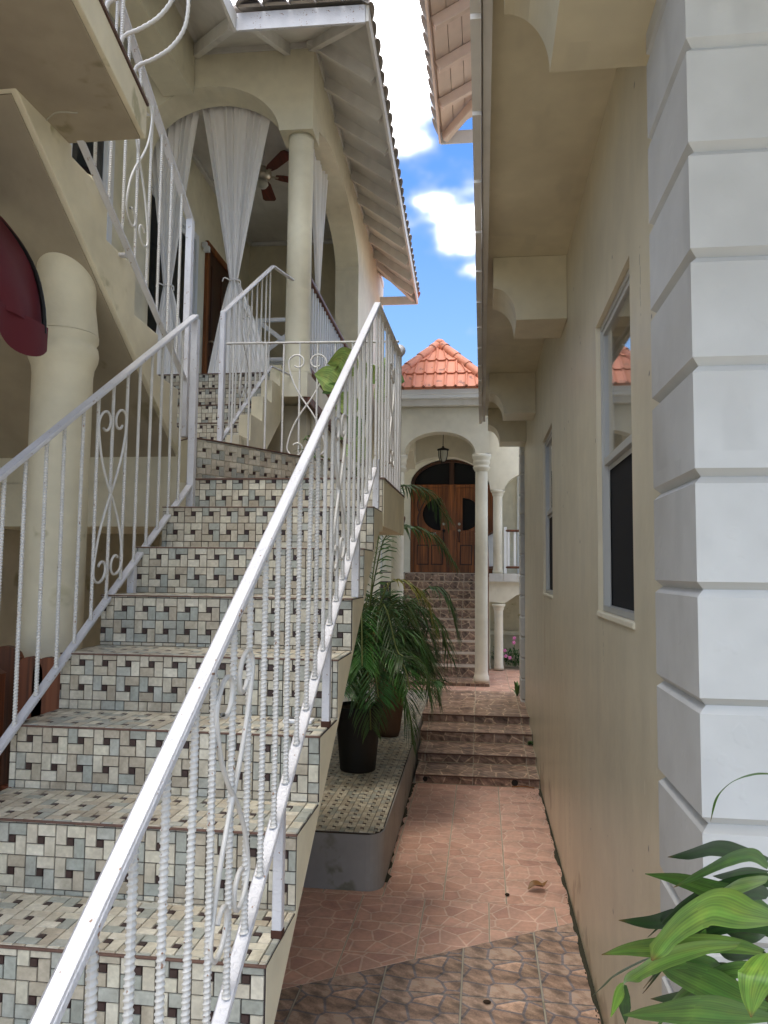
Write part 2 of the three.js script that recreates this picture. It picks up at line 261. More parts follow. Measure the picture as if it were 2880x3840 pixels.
// one S-bar ending in a curl at both ends, drawn in a (s, h) plane; side = +1 / -1
function scrollPts(H, W, side) {
  const p = [], curl = (cx, cy, r, t0, t1, n, shrink) => { for (let i = 0; i <= n; i++) { const k = i / n, t = t0 + (t1 - t0) * k, q = r * (1 - shrink * k); p.push([cx + q * Math.cos(t), cy + q * Math.sin(t)]); } };
  const r = W * 0.25;
  // top: curl inside, over the shoulder, cross the middle, belly, lower curl
  const top = []; for (let i = 0; i <= 12; i++) { const k = 1 - i / 12, t = Math.PI * (0.0 + 1.75 * k), q = r * (1 - 0.55 * k); top.push([W * 0.27 + q * Math.cos(t), H - r + q * Math.sin(t)]); }
  const bot = []; for (let i = 0; i <= 12; i++) { const k = i / 12, t = Math.PI * (1 + 1.75 * k), q = r * (1 - 0.55 * k); bot.push([-W * 0.27 + q * Math.cos(t), r + q * Math.sin(t)]); }
  p.push(...top, [W * 0.40, H * 0.74], [W * 0.16, H * 0.58], [0, H * 0.5], [-W * 0.16, H * 0.42], [-W * 0.40, H * 0.26], ...bot);
  return p.map(([s, h]) => [s * side, h]);
}
function scroll(parent, place, H, W, tilt = 0) { for (const side of [1, -1]) part('scroll', tube(scrollPts(H, W, side).map(([s, h]) => place(s, h + tilt * s)), 0.0052, 90, 6), M.bar, parent); }

// ---------------------------------------------------------------- mosaic and flagstone pieces
const MOS = [0xe8e4d5, 0xe0dccb, 0xd0c9b8, 0xc5bcab, 0xbfc2bb, 0xb2b7b0, 0xd9d3c3].map(lin), MOSDARK = lin(0x43302e);
const U = 0.08, JT = 0.0011;
function mosaicRects(w, h, ox, oy) {   // pinwheel pattern: four bars round a small dark square in every cell
  const out = [], a = 0.38, i0 = Math.floor(-ox / U) - 1, i1 = Math.ceil((w - ox) / U) + 1, j0 = Math.floor(-oy / U) - 1, j1 = Math.ceil((h - oy) / U) + 1;
  for (let i = i0; i <= i1; i++) for (let j = j0; j <= j1; j++) for (const [x0, x1, y0, y1, dk] of [[0, a, a, 1, 0], [a, 1, 1 - a, 1, 0], [1 - a, 1, 0, 1 - a, 0], [0, 1 - a, 0, a, 0], [a, 1 - a, a, 1 - a, 1]]) {
    const r = { x0: Math.max(0, ox + (i + x0) * U + JT), x1: Math.min(w, ox + (i + x1) * U - JT), y0: Math.max(0, oy + (j + y0) * U + JT), y1: Math.min(h, oy + (j + y1) * U - JT), dark: dk };
    if (r.x1 - r.x0 > 0.003 && r.y1 - r.y0 > 0.003) { r.c = dk ? MOSDARK : MOS[Math.floor(hash3(i * 3 + Math.round(x0 * 10), j * 5 + Math.round(y0 * 10), 5 + Math.round(ox * 1e4)) * MOS.length)]; out.push(r); }
  }
  return out;
}
function mosaicGeo(rects, map, T = 0.0035) {   // map(u, v, n) -> Vector3
  const pos = [], col = [], uv = [];
  const quad = (a, b, c, d, cl, uvs) => { for (const [p, q] of [[a, 0], [b, 1], [c, 2], [a, 0], [c, 2], [d, 3]]) { pos.push(p.x, p.y, p.z); col.push(...cl); uv.push(...uvs[q]); } };
  for (const r of rects) {
    const e = 0.0009, su = hash3(Math.round(r.x0 * 900), Math.round(r.y0 * 900), 2) * 3;
    const t = [map(r.x0 + e, r.y0 + e, T), map(r.x1 - e, r.y0 + e, T), map(r.x1 - e, r.y1 - e, T), map(r.x0 + e, r.y1 - e, T)], b = [map(r.x0, r.y0, 0), map(r.x1, r.y0, 0), map(r.x1, r.y1, 0), map(r.x0, r.y1, 0)];
    const uvs = [[r.x0 + su, r.y0], [r.x1 + su, r.y0], [r.x1 + su, r.y1], [r.x0 + su, r.y1]];
    quad(...t, r.c, uvs);
    for (let k = 0; k < 4; k++) { const l = (k + 1) % 4; quad(b[k], b[l], t[l], t[k], r.c, [uvs[k], uvs[l], uvs[l], uvs[k]]); }
  }
  const g = new THREE.BufferGeometry(); g.setAttribute('position', new THREE.Float32BufferAttribute(pos, 3)); g.setAttribute('color', new THREE.Float32BufferAttribute(col, 3)); g.setAttribute('uv', new THREE.Float32BufferAttribute(uv, 2)); g.computeVertexNormals(); return g;
}
// pieces laid on a plane; single = each piece its own mesh under the bed
function mosaicPanel(parent, bedName, bedGeo, w, h, ox, oy, map, single) {
  const bed = part(bedName, bedGeo, M.grout, parent), rects = mosaicRects(w, h, ox, oy);
  if (single) for (const r of rects) part('mosaic_tile', mosaicGeo([r], map), M.mosaic, bed, true);
  else { const m = part('mosaic_tiles', mosaicGeo(rects, map), M.mosaic, bed, true); m.userData.kind = 'stuff'; }
  return bed;
}
function clipPoly(poly, nx, ny, d) {   // keep nx*x + ny*y <= d
  const out = []; for (let i = 0; i < poly.length; i++) { const a = poly[i], b = poly[(i + 1) % poly.length], da = nx * a[0] + ny * a[1] - d, db = nx * b[0] + ny * b[1] - d; if (da <= 0) out.push(a); if ((da < 0) !== (db < 0)) { const t = da / (da - db); out.push([a[0] + (b[0] - a[0]) * t, a[1] + (b[1] - a[1]) * t]); } } return out;
}
// square tile made of broken flagstones; returns a geometry, or null when clipped away
function flagGeo(w, h, sd, stones, joint, map, { n = 3, jw = 0.006, clip = null, T = 0.0007, pw = w, ph = h, offx = 0, offy = 0, vary = 0.12 } = {}) {
  seed(sd); const sites = [];
  for (let i = -1; i <= n; i++) for (let j = -1; j <= n; j++) sites.push([(i + 0.5 + rr(-0.42, 0.42)) * pw / n + offx, (j + 0.5 + rr(-0.42, 0.42)) * ph / n + offy, Math.floor(rnd() * stones.length), rr(1 - vary, 1 + vary)]);
  const pos = [], col = [], uv = [], su = (sd % 7) * 0.31;
  const push = (p, q, c) => { const v = map(p[0], p[1], q); pos.push(v.x, v.y, v.z); col.push(...c); uv.push(p[0] + su, p[1] + su * 1.7); };
  let base = [[0, 0], [w, 0], [w, h], [0, h]]; if (clip) base = clipPoly(base, ...clip); if (base.length < 3) return null;
  for (let i = 1; i + 1 < base.length; i++) { push(base[0], 0, joint); push(base[i], 0, joint); push(base[i + 1], 0, joint); }
  for (let i = 0; i < base.length; i++) { const a = base[i], b = base[(i + 1) % base.length]; push(a, 0, joint); push(a, -0.012, joint); push(b, 0, joint); push(b, 0, joint); push(a, -0.012, joint); push(b, -0.012, joint); }
  for (const s of sites) {
    let p = [[0.002, 0.002], [w - 0.002, 0.002], [w - 0.002, h - 0.002], [0.002, h - 0.002]];
    for (const t of sites) if (t !== s) { const dx = t[0] - s[0], dy = t[1] - s[1], L = Math.hypot(dx, dy); p = clipPoly(p, dx / L, dy / L, (dx * (s[0] + t[0]) + dy * (s[1] + t[1])) / 2 / L - jw / 2); if (p.length < 3) break; }
    if (p.length >= 3 && clip) p = clipPoly(p, clip[0], clip[1], clip[2] - 0.002);
    if (p.length < 3) continue;
    const c = stones[s[2]].map(v => v * s[3]), cx = p.reduce((q, v) => q + v[0], 0) / p.length, cy = p.reduce((q, v) => q + v[1], 0) / p.length, e = p.map(v => { const L = Math.hypot(v[0] - cx, v[1] - cy) || 1, k = Math.max(0, 1 - 0.0015 / L); return [cx + (v[0] - cx) * k, cy + (v[1] - cy) * k]; });
    for (let i = 1; i + 1 < p.length; i++) { push(e[0], T, c); push(e[i], T, c); push(e[i + 1], T, c); }
    for (let i = 0; i < p.length; i++) { const j = (i + 1) % p.length; push(p[i], 0, c); push(p[j], 0, c); push(e[i], T, c); push(e[i], T, c); push(p[j], 0, c); push(e[j], T, c); }
  }
  const g = new THREE.BufferGeometry(); g.setAttribute('position', new THREE.Float32BufferAttribute(pos, 3)); g.setAttribute('color', new THREE.Float32BufferAttribute(col, 3)); g.setAttribute('uv', new THREE.Float32BufferAttribute(uv, 2)); g.computeVertexNormals(); return g;
}
const PINK = [0xdbb09d, 0xd6aa97, 0xdeb5a2, 0xd2a594, 0xd9b09f].map(lin), PINKJ = lin(0xe9cdbc);
const BROWN = [0xc4a997, 0xb69c8a, 0xcbae9a, 0xbca595, 0xb39b88].map(lin), BROWNJ = lin(0x87838a);
const UMBER = [0xa98f80, 0xa08675, 0x937d71, 0xb19786, 0xa48e80].map(lin), UMBERJ = lin(0xd8c2a8);

// ================================================================ ground and alley
const mapUp = (x, y, z) => (u, v, n) => V(x + u, y + n, z - v);          // u to the right, v away from the camera
const mapFront = (x, y, z) => (u, v, n) => V(x + u, y + v, z + n);       // u to the right, v up, facing the camera
{
  const g = structure('ground'); part('ground_sheet', box(-60, 60, -0.3, -0.03, -70, 40), M.concrete, g);
  const f = structure('alley_floor'); part('mortar_bed', slabY(-0.028, -0.0025, [[-1.75, -6.55], [0.468, -6.55], [0.468, 0.6], [-1.75, 0.6]]), M.concrete, f);
  // brown slate tiles in front of the slanting cut, terracotta tiles behind it; cut from (-0.823, -3.291) to (0.46, -4.10)
  const dx = 0.46 + 0.823, dz = -4.10 + 3.291, L = Math.hypot(dx, dz), nx = -dz / L, nz = dx / L, dd = nx * -0.823 + nz * -3.291;   // nx*x + nz*z > dd towards the camera
  const S = 0.335;
  for (let i = -5; i <= 2; i++) for (let j = -2; j <= 12; j++) {
    const x0 = -0.083 + i * S, x1 = Math.min(0.466, x0 + S - 0.007), zf = -3.35 + 0.316 * 0 + j * 0.318, z0 = zf; if (x0 > 0.44 || z0 > 0.6 || z0 - 0.318 < -4.5) continue;
    // local u = x - x0, v = z0 - z : keep nx*x + nz*z >= dd
    const geo = flagGeo(x1 - x0, 0.311, 411, BROWN, BROWNJ, mapUp(x0, 0, z0), { n: 3, jw: 0.0115, pw: S, ph: 0.318, clip: [-nx, nz, -(dd - nx * x0 - nz * z0) - 0.002] });
    if (geo) part('slate_tile', geo, M.flagBrown, f, true);
  }
  const pink = (x0, x1, z0, z1, sd) => { const geo = flagGeo(x1 - x0 - 0.006, z0 - z1 - 0.006, sd, PINK, PINKJ, mapUp(x0, 0, z0), { n: 3, jw: 0.0085, vary: 0.045, pw: 0.33, ph: 0.31, clip: [nx, -nz, (dd - nx * x0 - nz * z0) - 0.002] }); if (geo) part('terracotta_tile', geo, M.flagPink, f, true); };
  const colsN = [-1.64, -1.30, -0.965, -0.635, -0.30, 0.038, 0.377, 0.468], rowsN = [-3.02, -3.335, -3.65, -3.965, -4.27];
  for (let j = 0; j + 1 < rowsN.length; j++) for (let i = 0; i + 1 < colsN.length; i++) pink(colsN[i], colsN[i + 1], rowsN[j], rowsN[j + 1], 101 + ((i * 7 + j * 3) % 5) * 13);
  const colsF = [-1.52, -1.19, -0.86, -0.53, -0.205, 0.132, 0.468], rowsF = [-4.27, -4.60, -4.92, -5.24, -5.54, -5.83, -6.12, -6.40, -6.53];
  for (let j = 0; j + 1 < rowsF.length; j++) for (let i = 0; i + 1 < colsF.length; i++) pink(colsF[i], colsF[i + 1], rowsF[j], rowsF[j + 1], 207 + ((i * 5 + j * 3) % 6) * 17);
}
// moss and grime growing in the corner between the wall and the floor
{
  const o = thing('moss', 'thin dark moss strip along the foot of the tan wall', 'moss'); o.userData.kind = 'stuff'; seed(31);
  const strip = (x, dir, z0, z1) => { const a = [], b = []; for (let i = 0; i <= 160; i++) { const t = i / 160, z = z0 + (z1 - z0) * t; a.push([x + (x < 0 ? -(z + 4.42) * -0.0147 : 0), z]); b.push([x + (x < 0 ? -(z + 4.42) * -0.0147 : 0) + dir * (0.003 + 0.016 * Math.pow(fbm2(t, 0.3, 24, 4, x < 0 ? 3 : 9), 2.2) * 3 * (z < -6.1 ? 2 : 1)), z]); } return slabY(0.0005, 0.0026, [...a, ...b.reverse()]); };
  const geos = [strip(0.4695, -1, -6.5, -2.4), strip(-0.549, 1, -6.5, -4.45)]; for (let i = 0; i < 420; i++) { const z = rr(-6.5, -2.6), r = rr(0.0012, 0.0032), g = new THREE.IcosahedronGeometry(r, 0); g.scale(1.2, 0.6, 2.6); const q = Math.pow(rnd(), 2.2) * (z < -6.1 ? 0.16 : 0.02); g.translate(0.468 - q, 0.003, z); geos.push(g); }
  part('moss_clumps', geos, std(0x39382a, { roughness: 1 }), o);
}
// ================================================================ four low steps and landing of the alley
{
  const o = thing('low_steps', 'four low brown flagstone tiled steps crossing the end of the alley', 'steps');
  const zs = [-6.533, -6.962, -7.447, -7.887], ys = [0.072, 0.15, 0.245, 0.324], xl = [-0.552, -0.57, -0.585, -0.6], zEnd = -9.5;
  for (let k = 0; k < 4; k++) {
    const zb = k < 3 ? zs[k + 1] : zEnd, x0 = xl[k], x1 = 0.466, yb = k ? ys[k - 1] : 0;
    part('step_body', box(x0, x1, -0.02, ys[k] - 0.0025, zs[k] - 0.0025, zb - (k < 3 ? 0.0025 : 0)), M.concrete, o);
    const cols = [x0, x0 + 0.07, -0.075, 0.385, x1];
    for (let i = 0; i < 4; i++) {
      const cx = cols[i], cw = cols[i + 1] - cx - 0.006; if (cw < 0.02) continue;
      part('riser_tile', flagGeo(cw, ys[k] - yb - 0.005, 300 + k * 9 + i, UMBER, UMBERJ, mapFront(cx, yb + 0.001, zs[k]), { n: 3, pw: 0.46, ph: 0.34, jw: 0.011, offy: -0.08 * k }), M.flagBrown, o, true);
      let v = 0; const depth = zs[k] - zb; while (v < depth - 0.01) { const d = Math.min(0.46, depth - v); part('tread_tile', flagGeo(cw, d - 0.006, 340 + k * 5 + i * 2 + Math.round(v * 10), UMBER, UMBERJ, mapUp(cx, ys[k], zs[k] + 0.012 - v), { n: 3, pw: 0.46, ph: 0.46, jw: 0.0125 }), M.flagBrown, o, true); v += d; }
    }
    part('tread_edge', rbox(x0, x1, ys[k] - 0.012, ys[k] + 0.0005, zs[k] + 0.006, zs[k] + 0.014, 0.003), M.nosing, o);
  }
  // drain holes in the lowest riser
  for (const [x, r] of [[0.265, 0.026], [-0.47, 0.02]]) { const g = new THREE.CylinderGeometry(r, r, 0.006, 20); g.rotateX(Math.PI / 2); g.translate(x, 0.034, -6.5305); part('drain_hole', g, M.dark, o); }
}
// far forecourt in front of the porch
{
  const f = structure('forecourt'); part('forecourt_bed', box(-3.2, 1.6, -0.02, 0.306, -11.6, -9.506), M.concrete, f); part('side_bed', box(0.62, 3, -0.02, 0.31, -9.5, -9.2), M.concrete, f);
  let n = 0; for (let i = 0; i < 9; i++) for (let j = 0; j < 6; j++) { const x0 = -2.6 + i * 0.42, z0 = -9.51 - j * 0.36; part('terracotta_tile', flagGeo(0.414, 0.354, 500 + (n++ % 7) * 11, PINK, PINKJ, mapUp(x0, 0.319, z0), { n: 3, jw: 0.012, vary: 0.05, pw: 0.42, ph: 0.36 }), M.flagPink, f, true); }
}
// ================================================================ raised mosaic bench under the stairs
{
  const o = thing('mosaic_ledge', 'long raised grey ledge with mosaic tiled top carrying the potted palms', 'ledge');
  const edge = [[-0.545, -4.42], [-0.56, -5.6], [-0.578, -6.53], [-0.592, -7.45], [-0.604, -8.0], [-0.62, -9.48]];
  const front = arc(-0.635, -4.42, 0.09, 0.11, 0, Math.PI / 2, 6);   // rounded corner
  const out = [...edge.slice().reverse(), ...front, [-2.3, -4.31], [-2.3, -9.48]];
  part('ledge_wall', slabY(-0.02, 0.30, out), M.greyWall, o);
  part('mosaic_bed', slabY(0.3005, 0.3045, out.map(([x, z]) => [x - 0.006, z - 0.004])), M.grout, o);
  const rects = mosaicRects(1.76, 5.14, 0.02, 0.03).filter(r => { const z = -4.33 - r.y0; let e = -0.55 - (-z - 4.42) * 0.0147; if (z > -4.42) e = -0.635 + 0.09 * Math.sqrt(Math.max(0, 1 - ((z + 4.42) / 0.11) ** 2)); r.x1 = Math.min(r.x1, e - 0.006 + 2.25); return r.x1 - r.x0 > 0.004; });
  const m = part('mosaic_tiles', mosaicGeo(rects, mapUp(-2.25, 0.305, -4.33)), M.mosaic, o, true); m.userData.kind = 'stuff';
}
// ================================================================ main flight of stairs
const R = 0.1839, N = 0.2587, zk = k => -2.162 - (k - 7) * N, XL = -1.385, XR = -0.452;
{
  const o = thing('concrete_staircase', 'wide cream concrete staircase with mosaic tiled steps climbing away at left', 'staircase');
  const prof = [];
  for (let k = 1; k <= 11; k++) { prof.push([zk(k) - 0.008, R * (k - 1) - (k > 1 ? 0.008 : 0)], [zk(k) - 0.008, R * k - 0.008]); }
  prof.push([-3.478, 11 * R - 0.008], [-3.478, 1.93]);
  const sof = z => R * 7 + (-2.162 - z) * (R / N) - 0.215;
  prof.push([-3.36, sof(-3.36)], [-1.02, sof(-1.02) < 0 ? 0 : sof(-1.02)], [-0.78, 0]);
  part('stair_body', wallX(XL + 0.006, XR, prof), M.creamDirty, o);
  for (let k = 2; k <= 12; k++) {
    const z = k === 12 ? -3.47 : zk(k), top = k === 12 ? 2.178 : R * k, bot = (k - 1) * R, h = top - bot, w = XR - XL;
    const single = k === 6 || k === 7;
    if (k < 12) {
      mosaicPanel(o, 'riser', box(XL, XR - 0.001, bot, top - 0.006, z - 0.0075, z - 0.004), w - 0.002, h - 0.007, [0.035, 0.05, 0.062, 0.02][k % 4], [0.012, 0.022, 0.03][k % 3], mapFront(XL, bot + 0.001, z - 0.004), single);
      const zb = k === 11 ? -3.47 : zk(k + 1);
      mosaicPanel(o, 'tread', box(XL, XR - 0.001, top - 0.0075, top - 0.004, z - 0.004, zb), w - 0.002, z - zb - 0.004, [0.02, 0.05, 0.035][k % 3], 0.01, mapUp(XL, top - 0.004, z - 0.004), false);
      part('nosing', rbox(XL - 0.002, XR + 0.001, top - 0.0068, top - 0.0018, z - 0.006, z + 0.003, 0.0015), M.nosing, o);
    }
  }
}
// ================================================================ quarter landing
{
  const o = thing('stair_landing', 'cream concrete half landing with mosaic edge at the top of the main staircase', 'landing');
  const y12 = 2.178, y13 = 2.385;
  part('landing_slab', slabY(1.955, y12 - 0.008, [[XL, -3.479], [XR + 0.004, -3.479], [-0.445, -4.36], [-1.6, -4.36], [-2.55, -4.36], [-2.55, -3.6], [XL, -3.56]]), M.creamDirty, o);
  part('landing_edge', slabY(y12 - 0.0075, y12, [[XL, -3.466], [XR + 0.008, -3.466], [-0.441, -4.365], [-1.5, -4.365], [-1.5, -3.7], [XL, -3.56]]), M.nosing, o);
  const bot = 11 * R, w = XR - XL;
  mosaicPanel(o, 'riser', box(XL, XR - 0.001, bot, y12 - 0.0085, -3.4785, -3.4745), w - 0.002, y12 - bot - 0.009, 0.06, 0.02, mapFront(XL, bot + 0.001, -3.4745), false);
  // curved upper step
  const curve = new THREE.CatmullRomCurve3([[-1.40, -3.53], [-1.381, -3.544], [-1.34, -3.59], [-1.304, -3.643], [-1.208, -3.80], [-1.094, -4.0], [-1.0, -4.16], [-0.89, -4.30], [-0.80, -4.33]].map(p => V(p[0], 0, p[1])));
  const cp = curve.getSpacedPoints(60), Lc = curve.getLength();
  const at = s => { const t = Math.min(1, Math.max(0, s / Lc)), p = curve.getPointAt(t), d = curve.getTangentAt(t); return [p, V(-d.z, 0, d.x)]; };
  const poly = cp.map(p => [p.x, p.z]);
  part('upper_landing_slab', slabY(2.17, y13 - 0.006, [...poly, [-0.80, -4.36], [-1.5, -4.42], [-1.53, -4.95], [-2.55, -4.95], [-2.55, -3.62], [-1.5, -3.62]]), M.creamDirty, o);
  part('upper_edge', slabY(y13 - 0.0055, y13, [...cp.map((p, i) => { const [q, n] = at(Lc * i / 60); return [q.x + n.x * 0.012, q.z + n.z * 0.012]; }), [-0.79, -4.36], [-1.5, -4.42], [-1.53, -4.95], [-2.55, -4.95], [-2.55, -3.62], [-1.5, -3.62]]), M.nosing, o);
  const mapC = (u, v, n) => { const [q, nn] = at(u); return V(q.x + nn.x * (n + 0.003), y12 + 0.002 + v, q.z + nn.z * (n + 0.003)); };
  const m = part('mosaic_tiles', mosaicGeo(mosaicRects(Lc, y13 - y12 - 0.009, 0.03, 0.03), mapC), M.mosaic, o, true); m.userData.kind = 'stuff';
}
// ================================================================ flight up to the veranda
{
  const o = thing('veranda_staircase', 'short mosaic tiled flight rising from the landing to the veranda', 'staircase');
  const zs = [-4.74, -4.98, -5.25, -5.48, -5.71], ys = [2.565, 2.747, 2.932, 3.109, 3.284], x0 = -2.55, x1 = -1.63;
  const prof = []; for (let i = 0; i < 5; i++) prof.push([zs[i] - 0.008, (i ? ys[i - 1] : 2.38) - 0.008], [zs[i] - 0.008, ys[i] - 0.008]);
  prof.push([-5.80, 3.276], [-5.80, 3.0], [-5.0, 2.38]);
  part('stair_body', wallX(x0, x1, prof), M.creamDirty, o);
  // saw-toothed cream side strip standing a little above the tiles
  const side = []; for (let i = 0; i < 5; i++) side.push([zs[i] + 0.03, (i ? ys[i - 1] : 2.38) + 0.05], [zs[i] + 0.03, ys[i] + 0.045]); side.push([-5.76, ys[4] + 0.045], [-5.76, 2.93], [-4.9, 2.28], [-4.7, 2.28]);
  part('side_strip', wallX(x1 + 0.002, x1 + 0.085, side), M.creamDirty, o);
  for (let i = 0; i < 5; i++) {
    const b = i ? ys[i - 1] : 2.386, h = ys[i] - b;
    mosaicPanel(o, 'riser', box(x0, x1, b, ys[i] - 0.006, zs[i] - 0.0075, zs[i] - 0.004), x1 - x0 - 0.001, h - 0.008, 0.03 + 0.017 * i, 0.02 + 0.011 * (i % 3), mapFront(x0, b + 0.001, zs[i] - 0.004), false);
    part('nosing', rbox(x0, x1, ys[i] - 0.0085, ys[i] - 0.001, zs[i] - 0.03, zs[i] + 0.004, 0.002), M.nosing, o);
  }
}
// ================================================================ return flight up to the balcony
{
  const o = thing('balcony_staircase', 'cream concrete return flight with saw-toothed edge rising over the column', 'staircase');
  const st = [[-4.09, 2.225], [-3.83, 2.43], [-3.575, 2.63], [-3.323, 2.826], [-3.075, 3.042], [-2.81, 3.238]]; // (z of nosing, level)
  const prof = [[-4.02, 2.10]];
  for (let i = 0; i < st.length; i++) { const [z, y] = st[i]; prof.push([z, i ? st[i - 1][1] + 0.012 : 2.15], [z, y]); }
  prof.push([-2.53, 3.246], [-2.53, 3.286], [-2.20, 3.286], [-3.66, 2.295]);
  const g = new THREE.ExtrudeGeometry(shapeOf(prof), { depth: 1.0, bevelEnabled: true, bevelSize: 0.006, bevelThickness: 0.006, bevelSegments: 2 });
  g.translate(0, 0, -2.496); g.applyMatrix4(new THREE.Matrix4().set(0, 0, 1, 0, 0, 1, 0, 0, 1, 0, 0, 0, 0, 0, 0, 1));
  part('stair_body', flip(g), M.creamDirty, o);
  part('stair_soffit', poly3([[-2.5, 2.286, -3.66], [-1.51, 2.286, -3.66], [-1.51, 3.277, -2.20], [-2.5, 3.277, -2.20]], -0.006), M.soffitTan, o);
}
// upper balcony slab that passes over the left of the picture
{
  const o = thing('balcony_slab', 'cream concrete balcony slab overhead at upper left with brown tile edge', 'balcony');
  const ex = z => -1.208 + 0.163 * (z + 2.525);
  const oline = [[ex(-2.525), -2.525], [ex(-0.2), -0.2], [-4.4, -0.2], [-4.4, -2.525]];
  const g = new THREE.ExtrudeGeometry(shapeOf(oline), { depth: 0.115, bevelEnabled: true, bevelSize: 0.004, bevelThickness: 0.004, bevelSegments: 2 });
  g.translate(0, 0, 3.300); g.applyMatrix4(new THREE.Matrix4().set(1, 0, 0, 0, 0, 0, 1, 0, 0, 1, 0, 0, 0, 0, 0, 1)); part('slab', flip(g), M.creamDirty, o);
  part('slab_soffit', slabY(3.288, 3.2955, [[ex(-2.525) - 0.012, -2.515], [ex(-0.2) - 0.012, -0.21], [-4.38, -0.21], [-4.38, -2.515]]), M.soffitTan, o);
  part('tile_edge', slabY(3.4205, 3.432, [[ex(-2.525) + 0.008, -2.535], [ex(-0.2) + 0.008, -0.2], [-4.4, -0.2], [-4.4, -2.535]]), M.nosing, o);
}
// ================================================================ railings
{ // right rail of the main stairs and landing
  const o = thing('stair_railing', 'white painted ribbed iron railing along the open right side of the staircase', 'railing'); seed(91);
  const x = -0.462, k = 0.668, yt = z => 2.917 + (z + 3.276) * -k, yb = z => 2.168 + (z + 3.207) * -k;   // y rises as z falls
  part('top_rail', beam([x, yt(0.3), 0.3], [x, yt(-3.30), -3.30], 0.029, 0.016, 0.004), M.whitePaint, o);
  part('bottom_rail', beam([x, yb(-0.62), -0.62], [x, yb(-3.24), -3.24], 0.03, 0.010, 0.003), M.whitePaint, o);
  for (let i = 0; i < 29; i++) { const z = -0.40 - i * 0.1015; if (z < -3.22) break; const b = Math.max(yb(z), R * Math.max(0, Math.floor((-z - 0.6098) / N + 1)) * 0 + yb(z)); baluster(o, x, b + 0.004, z, yt(z) - yb(z) - 0.012, 0.0068, z > -2.2); }
  for (const zc of [-1.415, -2.43]) { const y0 = yb(zc) + 0.115; scroll(o, (s, h) => [x + 0.004, y0 + h, zc - s], yt(zc) - yb(zc) - 0.21, 0.20, -0.62 * 0 + 0.3); }
  for (const kk of [5, 7]) { const z = zk(kk) - 0.13; part('post', rbox(x - 0.012, x + 0.012, R * kk - 0.002, yb(z) - 0.002, z - 0.012, z + 0.012, 0.003), M.whitePaint, o); }
  for (const kk of [9, 11]) { const z = zk(kk) - 0.12; part('post', rbox(x - 0.014, x + 0.014, R * kk - 0.002, yb(z) - 0.002, z - 0.014, z + 0.014, 0.003), M.whitePaint, o); }
  for (const kk of [5, 7]) { const z = zk(kk) - 0.13; part('rusty_foot', rbox(x - 0.0135, x + 0.0135, R * kk - 0.003, R * kk + 0.018, z - 0.0135, z + 0.0135, 0.004), M.rust, o); }
  // level stretch along the landing
  part('top_rail', beam([x, 2.922, -3.285], [x + 0.002, 2.955, -4.21], 0.034, 0.014, 0.004), M.bar, o);
  for (let i = 0; i < 9; i++) { const z = -3.29 - i * 0.109; baluster(o, x, 2.178, z, 2.915 - 2.178 + i * 0.0035, 0.0068, false); }
  scroll(o, (s, h) => [x + 0.004, 2.28 + h, -3.84 - s], 0.52, 0.2);
  part('corner_post', rbox(x - 0.012, x + 0.012, 2.178, 2.96, -4.225, -4.20, 0.003), M.bar, o);
  const s = new THREE.SphereGeometry(0.034, 20, 14); s.translate(x, 2.985, -4.21); part('post_ball', s, M.whitePaint, o);
}
{ // left rail of the main stairs
  const o = thing('stair_railing', 'white ribbed iron railing with scroll panel on the left side of the staircase', 'railing'); seed(92);
  const x = -1.362, k = 0.6615, yt = z => 2.946 - (z + 3.433) * k, yb = z => 2.132 - (z + 3.427) * k;
  part('top_rail', beam([x, yt(-1.0), -1.0], [x, yt(-3.45), -3.45], 0.034, 0.016, 0.004), M.whitePaint, o);
  part('bottom_rail', beam([x, yb(-1.1), -1.1], [x, yb(-3.44), -3.44], 0.03, 0.012, 0.003), M.whitePaint, o);
  for (let i = -9; i <= 11; i++) { const z = -2.142 - i * 0.1057; baluster(o, x, yb(z) + 0.004, z, yt(z) - yb(z) - 0.011, 0.0066, true); }
  const zc = -2.67; scroll(o, (s, h) => [x + 0.003, yb(zc) + 0.075 + h, zc - s], 0.635, 0.205, 0.25);
  part('post', rbox(x - 0.017, x + 0.017, 2.02, 2.945, -3.475, -3.440, 0.004), M.whitePaint, o);
  part('foot_post', rbox(x - 0.014, x + 0.014, R * 9 - 0.002, yb(-2.87) - 0.004, -2.89, -2.86, 0.003), M.whitePaint, o);
}
{ // rail along the back of the landing
  const o = thing('landing_railing', 'low white scroll railing closing the back of the stair landing', 'railing'); seed(93);
  const z0 = -4.36, z1 = -4.25, x0 = -1.52, x1 = -0.47, zz = x => z0 + (x - x0) / (x1 - x0) * (z1 - z0), yt = x => 3.10 - (x - x0) / (x1 - x0) * 0.05;
  part('top_rail', beam([x0, yt(x0), z0], [x1, yt(x1), z1], 0.022, 0.010, 0.003), M.bar, o);
  for (let i = 0; i < 10; i++) { const x = -1.475 + i * 0.105; baluster(o, x, 2.2, zz(x), yt(x) - 2.2 - 0.004, 0.0064, false); }
  scroll(o, (s, h) => [-1.01 + s, 2.40 + h, zz(-1.01) + 0.006], 0.61, 0.215);
}
